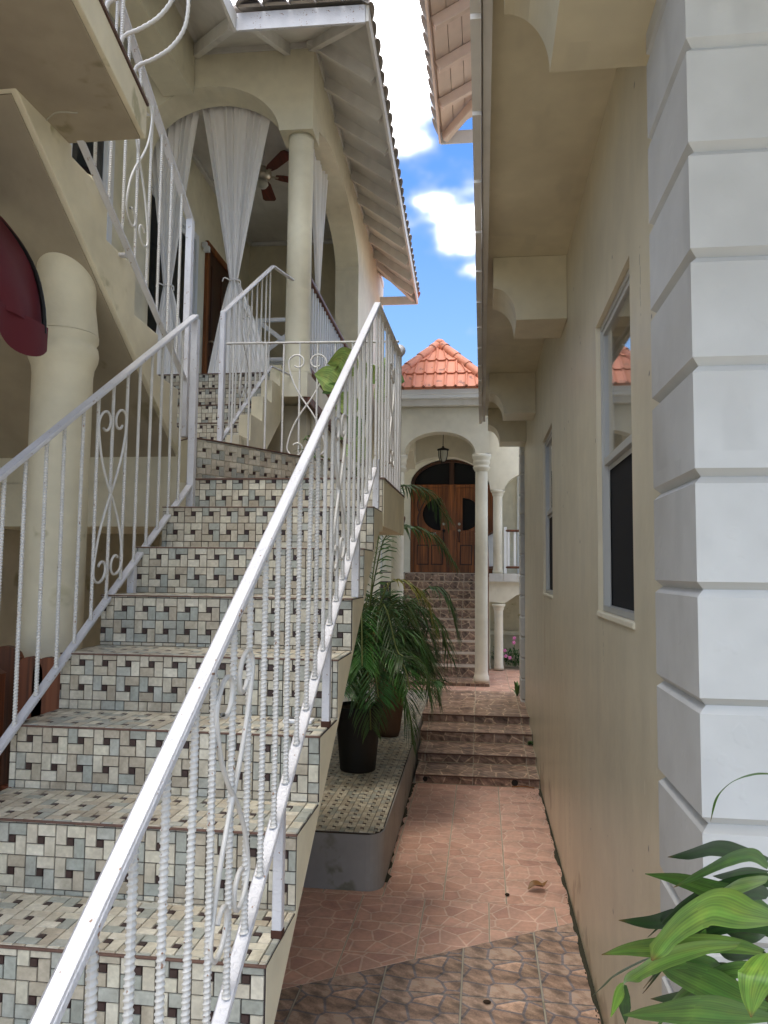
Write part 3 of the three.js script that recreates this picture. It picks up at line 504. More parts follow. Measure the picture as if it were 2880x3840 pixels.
{ // rail of the veranda flight
  const o = thing('veranda_stair_railing', 'white ribbed iron handrail with small scrolls on the veranda flight', 'railing'); seed(94);
  const x = -1.55, s = 0.969, k = 0.675, zt = z => z, yt = z => 1.75 + (3.343 - 1.75) * s - (z + 4.506 * s) * k, yb = z => 1.75 + (2.566 - 1.75) * s - (z + 4.551 * s) * 0.6977;
  const za = -4.37, zb = -5.43;
  part('top_rail', beam([x, yt(za), za], [x, yt(zb), zb], 0.032, 0.014, 0.004), M.whitePaint, o);
  part('bottom_rail', beam([x, yb(za), za], [x, yb(zb), zb], 0.026, 0.011, 0.003), M.whitePaint, o);
  part('post', rbox(x - 0.015, x + 0.015, 2.385, yt(za) + 0.004, za - 0.015, za + 0.015, 0.004), M.whitePaint, o);
  for (let i = 1; i < 10; i++) { const z = za - 0.045 - i * 0.1055; baluster(o, x, yb(z), z, yt(z) - yb(z), 0.0062, false); }
  baluster(o, x, yb(za - 0.05), za - 0.05, yt(za - 0.05) - yb(za - 0.05), 0.0062, false);
  const zc = -4.80; scroll(o, (q, h) => [x + 0.003, yb(zc) + 0.07 + h, zc - q], 0.6, 0.2, 0.45);
  part('level_rail', beam([x, yt(zb), zb], [-1.47, yt(zb), -5.72], 0.028, 0.012, 0.003), M.whitePaint, o);
  part('level_rail', beam([x, yb(zb), zb], [-1.47, yb(zb), -5.72], 0.022, 0.010, 0.003), M.whitePaint, o);
}
{ // rail of the balcony flight
  const o = thing('balcony_stair_railing', 'white ribbed iron railing rising toward the upper left over the return flight', 'railing'); seed(95);
  const x = -1.442, yt = z => 3.482 + (z + 3.548) * 0.664, yb = z => 2.94 + (z + 3.089) * 0.603;
  part('top_rail', beam([x, yt(-3.55), -3.55], [x, yt(-2.0), -2.0], 0.034, 0.014, 0.004), M.whitePaint, o);
  part('bottom_rail', beam([x, yb(-3.56), -3.56], [x, yb(-2.46), -2.46], 0.028, 0.011, 0.003), M.whitePaint, o);
  for (let i = 0; i < 13; i++) { const z = -3.428 + i * 0.1165; const b = z > -2.45 ? 3.43 : yb(z); baluster(o, x, b, z, yt(z) - b, 0.0066, true); }
  const zc = -2.97; scroll(o, (q, h) => [x + 0.003, yb(zc) + 0.13 + h, zc + q], 0.66, 0.2, 0.3);
  part('post', rbox(x - 0.017, x + 0.017, 2.39, yt(-3.55) + 0.003, -3.567, -3.533, 0.004), M.whitePaint, o);
  part('post', rbox(x - 0.05, x - 0.02, 3.05, yb(-2.93), -2.945, -2.915, 0.004), M.whitePaint, o);
}
{ // pot-bellied rail on the balcony edge
  const o = thing('belly_railing', 'pot-bellied white iron balcony railing bulging outward at the top left', 'railing'); seed(96);
  const ex = z => -1.222 + 0.163 * (z + 2.525);
  for (let i = 0; i < 15; i++) {
    const z = -2.42 + i * 0.15, x = ex(z), pr = [[0, 0], [0, 0.035], [0.012, 0.062], [0.07, 0.085], [0.13, 0.12], [0.175, 0.18], [0.19, 0.26], [0.18, 0.36], [0.14, 0.47], [0.08, 0.58], [0.02, 0.7], [0, 0.8], [0, 0.95]];
    const cv = new THREE.CatmullRomCurve3(pr.map(([a, h]) => V(x + a, 3.432 + h, z)));
    const g = new THREE.TubeGeometry(cv, 220, 0.0068, 8), p = g.attributes.position, nn = g.attributes.normal;
    for (let q = 0; q < p.count; q++) { const ring = Math.floor(q / 9), side = q % 9, w = 0.0009 * Math.sin(ring * 1.57 * 1.0 + side * 0.78); p.setXYZ(q, p.getX(q) + nn.getX(q) * w, p.getY(q) + nn.getY(q) * w, p.getZ(q) + nn.getZ(q) * w); }
    part('belly_bar', g, M.bar, o);
    baluster(o, x - 0.02, 3.432, z + 0.06, 0.95, 0.0066, true);
  }
  part('top_rail', beam([ex(-2.5), 4.385, -2.5], [ex(-0.3), 4.385, -0.3], 0.034, 0.016, 0.004), M.whitePaint, o);
}
// ================================================================ under the stairs on the left
{
  const o = thing('plaster_crack', 'wavy crack in the plaster under the balcony slab at upper left', 'crack');
  part('crack_line', tube([[-1.98, 3.287, -2.47], [-1.9, 3.287, -2.44], [-1.8, 3.287, -2.46], [-1.72, 3.287, -2.44], [-1.64, 3.287, -2.41], [-1.56, 3.287, -2.37], [-1.50, 3.287, -2.37], [-1.43, 3.287, -2.33], [-1.36, 3.287, -2.34]], 0.0035, 60, 5), M.concrete, o);
}
{
  const o = thing('round_column', 'thick cream round column with ringed capital under the return flight', 'column', [-1.632, 0, -2.78]);
  part('shaft', lathe([[0.001, 0], [0.118, 0], [0.118, 0.12], [0.112, 0.16], [0.112, 2.5], [0.116, 2.53], [0.128, 2.56], [0.131, 2.585], [0.127, 2.61], [0.118, 2.625], [0.128, 2.64], [0.1285, 2.66]], 48), M.creamDirty, o);
  part('capital', lathe([[0.127, 2.662], [0.125, 2.68], [0.12, 2.72], [0.112, 2.78], [0.112, 3.29], [0.001, 3.29]], 48), M.creamDirty, o);
}
{
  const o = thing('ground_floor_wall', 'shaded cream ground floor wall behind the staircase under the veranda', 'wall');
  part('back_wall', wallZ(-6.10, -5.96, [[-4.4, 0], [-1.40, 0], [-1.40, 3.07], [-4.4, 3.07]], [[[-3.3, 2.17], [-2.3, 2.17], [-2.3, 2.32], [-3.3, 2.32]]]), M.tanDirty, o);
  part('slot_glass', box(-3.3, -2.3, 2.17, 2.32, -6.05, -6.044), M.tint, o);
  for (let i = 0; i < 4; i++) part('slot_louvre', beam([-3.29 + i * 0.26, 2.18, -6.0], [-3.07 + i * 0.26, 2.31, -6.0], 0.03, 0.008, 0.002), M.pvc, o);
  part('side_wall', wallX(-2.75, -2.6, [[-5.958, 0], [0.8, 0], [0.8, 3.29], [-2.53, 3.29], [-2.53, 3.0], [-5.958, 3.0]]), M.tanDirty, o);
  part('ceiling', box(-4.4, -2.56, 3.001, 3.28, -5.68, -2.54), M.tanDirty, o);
}
{
  const o = thing('awning', 'maroon fabric awning with curved side hanging at the left edge', 'awning');
  const pr = [[-2.55, 3.10], [-2.2, 3.13], [-1.95, 3.11], [-1.78, 3.05], [-1.65, 2.94], [-1.555, 2.80], [-1.515, 2.66], [-1.508, 2.57]];
  const cv = new THREE.CatmullRomCurve3(pr.map(p => V(p[0], p[1], 0))), pos = [], idx = [], A = 40, B = 30; seed(5);
  for (let j = 0; j <= B; j++) for (let i = 0; i <= A; i++) {
    const p = cv.getPointAt(i / A), d = cv.getTangentAt(i / A), z = -2.46 + j / B * 1.5, k = Math.pow(i / A, 1.3);
    const w = 0.012 * k * Math.sin(j * 1.1 + i * 0.10) + 0.008 * (fbm2(i / A, j / B, 5, 3, 4) - 0.5) * 4;
    pos.push(p.x - d.y * w, p.y + d.x * w, z);
  }
  for (let j = 0; j < B; j++) for (let i = 0; i < A; i++) { const a = j * (A + 1) + i, b = a + A + 1; idx.push(a, a + 1, b, b, a + 1, b + 1); }
  const g = new THREE.BufferGeometry(); g.setAttribute('position', new THREE.Float32BufferAttribute(pos, 3)); g.setIndex(idx); g.computeVertexNormals(); part('canopy', g, M.awning, o);
  // scalloped valance
  const p2 = [], i2 = []; for (let j = 0; j <= 90; j++) { const z = -2.46 + j / 60, d = 0.07 + 0.05 * Math.abs(Math.sin(j / 60 * Math.PI / 0.26)), w = 0.01 * Math.sin(j * 0.37); p2.push(-1.506 + w * 0.5, 2.585, z, -1.507 + w * 1.6, 2.572 - d, z); }
  for (let j = 0; j < 90; j++) i2.push(2 * j, 2 * j + 1, 2 * j + 2, 2 * j + 2, 2 * j + 1, 2 * j + 3);
  const g2 = new THREE.BufferGeometry(); g2.setAttribute('position', new THREE.Float32BufferAttribute(p2, 3)); g2.setIndex(i2); g2.computeVertexNormals(); part('valance', g2, M.awning, o);
  part('frame', tube(pr.map(p => [p[0], p[1] - 0.012, -2.44]), 0.008, 30, 6), M.iron, o);
}
{
  const o = thing('wooden_bench', 'dark brown wooden bench end with capped post beside the staircase', 'bench');
  const post = [rbox(-1.665, -1.575, 0, 1.40, -2.42, -2.33, 0.006)]; const cap = new THREE.ConeGeometry(0.0645, 0.05, 4); cap.rotateY(Math.PI / 4); cap.translate(-1.62, 1.424, -2.375); post.push(cap); part('post', post, M.furniture, o);
  for (const [x, w] of [[-1.515, 0.05], [-1.45, 0.05]]) part('rounded_board', wallZ(-2.475, -2.45, [[x - w, 0.2], [x + w, 0.2], ...arc(x, 1.395, w, 0.055, 0, Math.PI, 10)]), M.furniture, o);
  part('rounded_board', wallZ(-2.56, -2.535, [[-1.72, 0.2], [-1.6, 0.2], ...arc(-1.66, 1.42, 0.06, 0.055, 0, Math.PI, 10)]), M.furniture, o);
  part('arm', rbox(-2.3, -1.64, 1.29, 1.325, -2.42, -2.28, 0.008), M.furniture, o);
  part('rail', rbox(-1.585, -1.40, 0.95, 1.03, -2.452, -2.42, 0.006), M.furniture, o);
  part('back_post', rbox(-2.3, -2.22, 0, 1.3, -2.44, -2.36, 0.006), M.furniture, o);
}
// ================================================================ building on the right
function quoin(x0, x1, y0, y1, z0, z1, c) {   // block with sloping top and bottom edges, so two blocks leave a V joint
  const lv = [[y0, c], [y0 + c, 0], [y1 - c, 0], [y1, c]], pos = [], P = (l, k) => { const [y, i] = lv[l]; return [[x0 + i, y, z1 - i], [x1, y, z1 - i], [x1, y, z0 + i], [x0 + i, y, z0 + i]][k]; };
  for (let l = 0; l < 3; l++) for (let k = 0; k < 4; k++) { const a = P(l, k), b = P(l, (k + 1) % 4), d = P(l + 1, k), e = P(l + 1, (k + 1) % 4); pos.push(...a, ...b, ...e, ...a, ...e, ...d); }
  const cap = (l, f) => { const q = [0, 1, 2, 3].map(k => P(l, k)); f ? pos.push(...q[0], ...q[1], ...q[2], ...q[0], ...q[2], ...q[3]) : pos.push(...q[0], ...q[2], ...q[1], ...q[0], ...q[3], ...q[2]); }; cap(0, 0); cap(3, 1);
  const g = new THREE.BufferGeometry(); g.setAttribute('position', new THREE.Float32BufferAttribute(pos, 3)); g.computeVertexNormals(); return g;
}
{
  const o = thing('cream_building', 'tan painted building on the right with bracketed overhang and white quoins', 'building');
  const W1 = [-3.245, -2.495], W2 = [-6.10, -5.30], Y0 = 1.597, Y1 = 2.777, hole = w => [[w[0], Y0], [w[0], Y1], [w[1], Y1], [w[1], Y0]];
  part('wall', wallX(0.47, 0.62, [[-8.74, -0.02], [-1.8, -0.02], [-1.8, 3.53], [-8.74, 3.53]], [hole(W1), hole(W2)]), M.longWall, o);
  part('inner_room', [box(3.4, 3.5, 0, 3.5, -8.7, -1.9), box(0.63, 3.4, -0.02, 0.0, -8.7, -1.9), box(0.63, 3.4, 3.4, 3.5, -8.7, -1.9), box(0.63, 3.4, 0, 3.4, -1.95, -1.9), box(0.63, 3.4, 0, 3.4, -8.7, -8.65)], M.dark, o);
  for (const w of [W1, W2]) {
    const [a, b] = w, xf = 0.489, win = part('window', [box(xf, xf + 0.05, Y0 + 0.002, Y0 + 0.024, a + 0.001, b - 0.001), box(xf, xf + 0.05, Y1 - 0.024, Y1 - 0.002, a + 0.001, b - 0.001), box(xf, xf + 0.05, Y0 + 0.024, Y1 - 0.024, a + 0.001, a + 0.024), box(xf, xf + 0.05, Y0 + 0.024, Y1 - 0.024, b - 0.024, b - 0.001)], M.alu, o);
    const m = 2.19;
    part('sash', [box(xf + 0.006, xf + 0.026, m, m + 0.028, a + 0.025, b - 0.025), box(xf + 0.006, xf + 0.026, Y1 - 0.046, Y1 - 0.025, a + 0.025, b - 0.025), box(xf + 0.006, xf + 0.026, m + 0.028, Y1 - 0.046, a + 0.025, a + 0.043), box(xf + 0.006, xf + 0.026, m + 0.028, Y1 - 0.046, b - 0.043, b - 0.025)], M.alu, win);
    part('pane', box(xf + 0.014, xf + 0.018, m + 0.029, Y1 - 0.047, a + 0.044, b - 0.044), M.glass, win);
    part('insect_screen', box(xf + 0.030, xf + 0.033, Y0 + 0.025, m - 0.001, a + 0.025, b - 0.025), M.screen, win);
    part('screen_frame', [box(xf + 0.024, xf + 0.025, m - 0.022, m - 0.002, a + 0.025, b - 0.025), box(xf + 0.024, xf + 0.025, Y0 + 0.025, m - 0.022, a + 0.025, a + 0.05), box(xf + 0.024, xf + 0.025, Y0 + 0.025, m - 0.022, b - 0.05, b - 0.025)], M.alu, win);
    part('sill', rbox(0.463, 0.488, Y0 - 0.022, Y0 + 0.001, a - 0.006, b + 0.006, 0.006), M.cream, win);
  }
  part('soffit', box(-0.004, 3.5, 3.53, 3.66, -8.74, 0.4), M.tanWall, o);
  part('edge_beam', box(0.0, 0.03, 3.46, 3.529, -8.735, 0.39), M.whiteWood, o);
  for (let i = 0; i < 18; i++) { const z = -8.73 + i * 0.5; part('fascia_board', box(-0.038, -0.0045, 3.435, 3.70, z + 0.012, z + 0.488), M.whiteWood, o); }
  part('fascia_backing', box(-0.026, -0.005, 3.48, 3.69, -8.74, 0.38), M.whiteWood, o);
  const br = [[0.468, 3.528], [0.061, 3.528], [0.061, 3.375], ...arc(0.061, 3.165, 0.128, 0.185, Math.PI / 2, 0, 14), [0.468, 3.165]];
  for (const z of [-1.76, -4.28, -6.84, -8.35]) part('bracket', wallZ(z - 0.36, z, br), M.tanWall, o);
  for (let n = -8; n < 8; n++) { const y = 1.72 + 0.229 * n; const a = Math.max(-0.02, y), b = Math.min(3.529, y + 0.229); if (b - a > 0.05) part('quoin_block', quoin(0.426, 0.9, a, b, -1.99, -1.61, 0.0155), M.whiteWall, o); }
  part('quoin_core', box(0.446, 0.88, -0.02, 3.528, -1.975, -1.63), M.whiteWall, o);
  part('front_wall', wallZ(-1.85, -1.75, [[0.9, -0.02], [4, -0.02], [4, 3.53], [0.9, 3.53]]), M.whiteWall, o);
  for (let n = -7; n < 8; n++) { const y = 1.72 + 0.229 * n; const a = Math.max(0.0, y), b = Math.min(3.529, y + 0.229); if (b - a > 0.05) part('quoin_block', quoin(0.425, 0.62, a, b, -9.12, -8.745, 0.016), M.whiteWall, o); }
  part('end_wall', box(0.625, 3.5, -0.02, 3.53, -8.9, -8.76), M.cream, o);
  part('upper_wall', box(0.6, 3.5, 3.66, 6.5, -7.3, -0.5), M.cream, o);
  // upper roof eave, warm from the tiles
  const xe = -0.44, ye = 6.3, xw = 0.62, yw = 6.86, ze = -7.83, sl = (yw - ye) / (xw - xe), rise = x => ye + (x - xe) * sl;
  const eave = part('roof_deck', poly3([[xe, rise(xe) + 0.085, -0.5], [xe, rise(xe) + 0.085, ze], [xw + 0.8, rise(xw + 0.8) + 0.085, ze - 0.0], [xw + 0.8, rise(xw + 0.8) + 0.085, -0.5]], 0.02), M.peachWood, o);
  for (let i = 0; i < 9; i++) { const x = xe + 0.02 + i * 0.122; part('soffit_board', poly3([[x, rise(x) + 0.058, -0.5], [x, rise(x) + 0.058, ze + 0.02], [x + 0.116, rise(x + 0.116) + 0.058, ze + 0.02], [x + 0.116, rise(x + 0.116) + 0.058, -0.5]], 0.012), M.peachWood, eave); }
  for (let i = 0; i < 9; i++) { const z = ze + 0.62 + i * 0.56; part('rafter', beam([xe + 0.03, rise(xe + 0.03) - 0.005, z], [xw, rise(xw) - 0.005, z], 0.06, 0.10, 0.008), M.peachWood, eave); }
  part('hip_rafter', beam([xe + 0.04, rise(xe) - 0.0, ze + 0.05], [xw, rise(xw) + 0.0, ze + 1.0], 0.06, 0.10, 0.008), M.peachWood, eave);
  part('fascia', box(xe - 0.018, xe, ye - 0.03, ye + 0.12, ze, -0.5), M.peachWood, eave);
  part('fascia', beam([xe, ye + 0.04, ze - 0.01], [xw + 0.8, rise(xw + 0.8) * 0 + ye + 0.04, ze - 0.01], 0.02, 0.14, 0.004), M.whiteWood, eave);
  seed(12); for (let i = 0; i < 34; i++) { const z = ze - 0.04 + i * 0.215, q = new THREE.CylinderGeometry(0.10, 0.112, 0.4, 14, 1, true, 0, Math.PI); q.rotateZ(-Math.PI / 2); q.rotateX(Math.PI); q.rotateZ(Math.atan(sl)); q.translate(xe + 0.14, ye + 0.20 + rr(-0.008, 0.008), z + 0.1); part('roof_tile', q, M.greyTile, eave); }
}
// ================================================================ house with the veranda on the left
const HX = -1.355, HZ = -5.8;
const house = thing('veranda_house', 'cream house at left with arched veranda and white raftered eaves', 'house', [HX, 0, HZ]); house.rotation.y = 0.0222;
{
  const o = house;
  const af = arc(-0.86, 5.29, 0.585, 0.405, 0, Math.PI, 28).map(([x, y]) => { const k = (y - 5.29) / 0.405; return [x, 5.29 + 0.405 * Math.pow(k, 1.12)]; });
  part('front_wall', wallZ(-0.27, 0, [[0, 5.29], [0, 5.97], [-3.0, 5.97], [-3.0, 3.29], [-1.445, 3.29], ...af.slice().reverse()]), M.cream, o);
  // side wall with its arch
  const as = arc(-1.43, 5.2, 1.28, 0.45, 0, Math.PI, 30);   // z from -0.15 to -2.71
  const sideArch = as.filter(p => p[0] < -0.272);
  part('side_wall', wallX(-0.27, -0.001, [[-0.2715, sideArch[0][1]], [-0.2715, 5.97], [-5.35, 5.97], [-5.35, 0], [-2.71, 0], [-2.71, 5.2], ...sideArch.slice(1, -1).reverse()]), M.cream, o);
  part('lower_side_wall', box(-0.25, -0.02, 0, 3.05, -2.70, -0.31), M.cream, o);
  part('floor_slab', [box(-0.262, 0.01, 3.09, 3.285, -5.2, 0.075), box(-3.0, -0.263, 3.09, 3.285, -5.2, 0.0)], M.cream, o);
  part('floor_edge', box(-0.02, 0.035, 3.03, 3.09, -5.2, 0.06), M.brownRail, o);
  part('back_wall', box(-1.56, -0.28, 3.285, 6.1, -3.72, -3.6), M.tanWall, o);
  part('ceiling', box(-1.555, -0.272, 5.975, 6.02, -3.6, -0.275), M.whiteWood, o);
  for (const [a, b] of [[[-1.54, -0.29], [-1.54, -3.58]], [[-0.29, -0.29], [-0.29, -3.58]], [[-1.53, -3.585], [-0.3, -3.585]]]) part('cornice', beam([a[0], 5.945, a[1]], [b[0], 5.945, b[1]], 0.05, 0.05, 0.012), M.whiteWood, o);
  // left veranda wall, doors in it
  part('left_wall', wallX(-1.70, -1.555, [[-3.6, 3.285], [3.1, 3.285], [3.1, 6.3], [-3.6, 6.3]], [[[-1.68, 3.3], [-1.68, 5.2], [0.0 - 0.28, 5.2], [-0.28, 3.3]], [[0.25, 3.3], [0.25, 5.2], [1.5, 5.2], [1.5, 3.3]]]), M.cream, o);
  const slide = (z0, z1) => {
    const xf = -1.60, d = part('sliding_door', [box(xf, xf + 0.06, 5.13, 5.21, z0 - 0.02, z1 + 0.02), box(xf, xf + 0.06, 3.29, 3.34, z0, z1), box(xf, xf + 0.06, 3.34, 5.13, z0 - 0.02, z0 + 0.05), box(xf, xf + 0.06, 3.34, 5.13, z1 - 0.05, z1 + 0.02)], M.pvc, o), n = 2, w = (z1 - z0 - 0.1) / n;
    for (let i = 0; i < n; i++) { const a = z0 + 0.05 + i * w; part('glass_panel', box(xf + 0.02 + i * 0.014, xf + 0.026 + i * 0.014, 3.40, 5.08, a + 0.05, a + w - 0.05), M.tint, d); part('stile', [box(xf + 0.012 + i * 0.014, xf + 0.034 + i * 0.014, 3.34, 5.13, a, a + 0.05), box(xf + 0.012 + i * 0.014, xf + 0.034 + i * 0.014, 3.34, 5.13, a + w - 0.05, a + w), box(xf + 0.012 + i * 0.014, xf + 0.034 + i * 0.014, 3.34, 3.40, a + 0.05, a + w - 0.05), box(xf + 0.012 + i * 0.014, xf + 0.034 + i * 0.014, 5.08, 5.13, a + 0.05, a + w - 0.05)], M.pvc, d); }
  };
  slide(-1.68, -0.28); slide(0.25, 1.5);
  const wd = part('wooden_door', [box(-1.553, -1.52, 3.29, 5.27, -2.83, -2.75), box(-1.553, -1.52, 3.29, 5.27, -2.0, -1.93), box(-1.553, -1.52, 5.2, 5.27, -2.75, -2.0)], M.door, o);
  part('door_leaf', box(-1.552, -1.535, 3.29, 5.2, -2.75, -2.0), M.doorDark, wd);
  for (const [y0, y1] of [[3.45, 4.05], [4.2, 5.05]]) for (const [z0, z1] of [[-2.66, -2.42], [-2.33, -2.09]]) part('door_panel', rbox(-1.536, -1.526, y0, y1, z0, z1, 0.004), M.doorDark, wd);
  part('door_handle', tube([[-1.53, 4.2, -2.06], [-1.49, 4.2, -2.06], [-1.49, 4.2, -2.16]], 0.01, 10, 6), M.brass, wd);
  part('wall_camera', [rbox(-1.553, -1.50, 5.16, 5.21, -1.86, -1.82, 0.006), rbox(-1.53, -1.47, 5.10, 5.16, -1.86, -1.81, 0.006)], M.pvc, o);
  // corner column and its base
  const c = part('veranda_column', lathe([[0.001, 3.285], [0.118, 3.285], [0.118, 3.33], [0.108, 3.36], [0.102, 3.40], [0.100, 4.3], [0.101, 5.25], [0.104, 5.289], [0.001, 5.289]], 40), M.cream, o); c.position.set(-0.12, 0, -0.135);
  // ---- roof: deck, rafters, boards, fascia and eave tiles
  const ez = 0.77, ey = 5.6, ex = 0.53, end = -4.95;
  const ridge = [-1.7, 7.16, -1.5];
  const deckR = part('roof_deck', poly3([[ex, ey + 0.11, ez], [ex, ey + 0.11, end], [-1.7, 7.27, end], [-1.7, 7.27, -2.77]], 0.025), M.whiteWood, o);
  const deckF = part('roof_deck', poly3([[ex, ey + 0.11, ez], [-1.7, 7.27, -2.77], [-1.7, 6.606, -1.267], [-0.42, ey + 0.11, ez]], 0.025), M.whiteWood, o);
  part('roof_deck', poly3([[-0.42, ey + 0.11, ez], [-1.7, 6.606, -1.267], [-2.6, 7.236, -1.267], [-2.6, 7.236, 3.4], [-0.42, ey + 0.11, 3.4]], 0.025), M.whiteWood, o);
  const rz = x => ey + 0.085 + (ex - x) * (7.27 - ey - 0.11) / (ex + 1.7);
  for (let i = 0; i < 10; i++) { const z = 0.05 - i * 0.52; part('rafter', beam([0.505, rz(0.505) - 0.06, z], [-0.02, rz(-0.02) - 0.06, z], 0.05, 0.11, 0.004), M.whiteWood, deckR); }
  part('hip_rafter', beam([0.5, ey + 0.04, ez - 0.03], [-0.02, 5.99, 0.0], 0.05, 0.09, 0.004), M.whiteWood, deckR);
  part('hip_rafter', beam([0.5, ey + 0.04, end + 0.04], [-0.02, 5.99, end + 0.55], 0.05, 0.09, 0.004), M.whiteWood, deckR);
  part('rafter', beam([-0.30, ey + 0.05, ez - 0.03], [-0.22, 5.97, 0.0], 0.05, 0.09, 0.004), M.whiteWood, deckF);
  part('valley_rafter', beam([-0.44, ey + 0.05, ez - 0.02], [-0.98, 5.99, 0.02], 0.055, 0.10, 0.004), M.whiteWood, deckF);
  part('fascia', box(ex - 0.005, ex + 0.017, ey - 0.02, ey + 0.1, end, ez + 0.01), M.whiteWood, deckR);
  part('fascia', box(-0.40, ex - 0.006, ey - 0.03, ey + 0.1, ez - 0.005, ez + 0.017), M.whitePaint, deckF);
  part('fascia', box(-0.425, -0.403, ey - 0.03, ey + 0.1, ez - 0.004, 3.4), M.whiteWood, deckF);
  part('end_fascia', beam([ex, ey + 0.04, end], [-0.3, ey + 0.04, end], 0.022, 0.12, 0.003), M.whiteWood, deckR);
  part('wall_plate', [box(-3.0, 0.012, 5.972, 6.05, -0.2, 0.012), box(-0.2, 0.0115, 5.972, 6.05, -5.3, -0.205)], M.whiteWood, o);
  // beam of the wing that runs toward the camera
  part('wing_beam', box(-1.25, -0.99, 5.62, 6.25, 0.02, 3.2), M.cream, o);
  part('wing_plate', box(-1.0, -0.94, 6.05, 6.2, 0.02, 3.2), M.whiteWood, o);
  for (let i = 0; i < 5; i++) part('rafter', beam([-0.44, ey + 0.05, 1.05 + i * 0.5], [-0.98, 6.02, 1.05 + i * 0.5], 0.05, 0.088, 0.004), M.whiteWood, deckF);
  // eave tiles
  const tileG = (() => { const q = new THREE.CylinderGeometry(0.088, 0.096, 0.42, 14, 1, true, 0, Math.PI); q.rotateZ(Math.PI / 2); q.scale(1, 0.62, 1); return metric(plain(q)); })();
  const ang = Math.atan((7.27 - ey - 0.11) / (ex + 1.7)); seed(77);
  for (let i = 0; i < 31; i++) { const m = new THREE.Mesh(tileG, i > 29 ? M.terracotta : M.greyTile); m.name = 'roof_tile'; m.castShadow = m.receiveShadow = true; m.position.set(ex - 0.155 + rr(-0.008, 0.008), ey + 0.20, ez - 0.05 - i * 0.187); m.rotation.z = -ang; deckR.add(m); }
  for (let i = 0; i < 5; i++) { const m = new THREE.Mesh(tileG, M.greyTile); m.name = 'roof_tile'; m.castShadow = m.receiveShadow = true; m.position.set(-0.30 + i * 0.19, ey + 0.19, ez - 0.10); m.rotation.order = 'YXZ'; m.rotation.y = Math.PI / 2; m.rotation.z = 0.45; deckF.add(m); }
  // pan of the roof above the deck
  part('roof_pan', [poly3([[ex + 0.02, ey + 0.16, ez + 0.02], [ex + 0.02, ey + 0.16, end - 0.02], [-1.7, 7.34, end - 0.02], [-1.7, 7.34, -2.77]], 0.02), poly3([[ex + 0.02, ey + 0.16, ez + 0.02], [-1.7, 7.34, -2.77], [-1.7, 6.67, -1.267], [-0.42, ey + 0.16, ez + 0.02]], 0.02)], M.greyTile, o);
}
// balustrade in the side arch
{
  const o = thing('veranda_balustrade', 'white balustrade with dark brown handrail in the side arch of the veranda', 'balustrade'); seed(3);
  const x0 = -1.42, z0 = -6.02, x1 = -1.47, z1 = -8.5, at = t => [x0 + (x1 - x0) * t, z0 + (z1 - z0) * t];
  part('handrail', beam([x0, 4.135, z0], [x1, 4.135, z1], 0.06, 0.04, 0.012), M.brownRail, o);
  part('bottom_rail', beam([x0, 3.40, z0], [x1, 3.40, z1], 0.04, 0.035, 0.006), M.brownRail, o);
  for (let i = 0; i < 22; i++) { const [x, z] = at((i + 0.5) / 22); part('baluster', rbox(x - 0.011, x + 0.011, 3.418, 4.115, z - 0.011, z + 0.011, 0.003), M.pvc, o); }
}
// curtains
function curtainGeo(cx, cz, topL, topR, yTopL, yTopR, tieX, tieY, botL, botR, yb, folds, alongZ) {
  const A = 140, B = 48, pos = [], idx = [];
  for (let j = 0; j <= B; j++) {
    const v = j / B, top = v < 0.5, k = top ? v / 0.5 : (v - 0.5) / 0.5, e = top ? Math.pow(k, 0.95) : Math.pow(k, 0.85), ty = 0.035;
    for (let i = 0; i <= A; i++) {
      const t = i / A, tx = topL + (topR - topL) * t, bx = botL + (botR - botL) * t, kx = tieX + (t - 0.5) * 2 * ty, yT = yTopL + (yTopR - yTopL) * t ;
      const x = top ? tx + (kx - tx) * e : kx + (bx - kx) * e, y = top ? yT + (tieY - yT) * k : tieY + (yb - tieY) * k;
      const amp = 0.026 * (top ? 1 - 0.6 * e : 0.4 + 0.45 * e) * (0.7 + 0.5 * Math.sin(t * 17 + 1)), f = Math.sin(t * folds * 2 * Math.PI + Math.sin(t * 9) * 1.1 + 0.5 * Math.sin(v * 5)), d = amp * f;
      if (alongZ) pos.push(cz + d, y, x); else pos.push(x, y, cz + d);
    }
  }
  for (let j = 0; j < B; j++) for (let i = 0; i < A; i++) { const a = j * (A + 1) + i, b = a + A + 1; idx.push(a, b, a + 1, a + 1, b, b + 1); }
  const g = new THREE.BufferGeometry(); g.setAttribute('position', new THREE.Float32BufferAttribute(pos, 3)); g.setIndex(idx); g.computeVertexNormals(); return g;
}
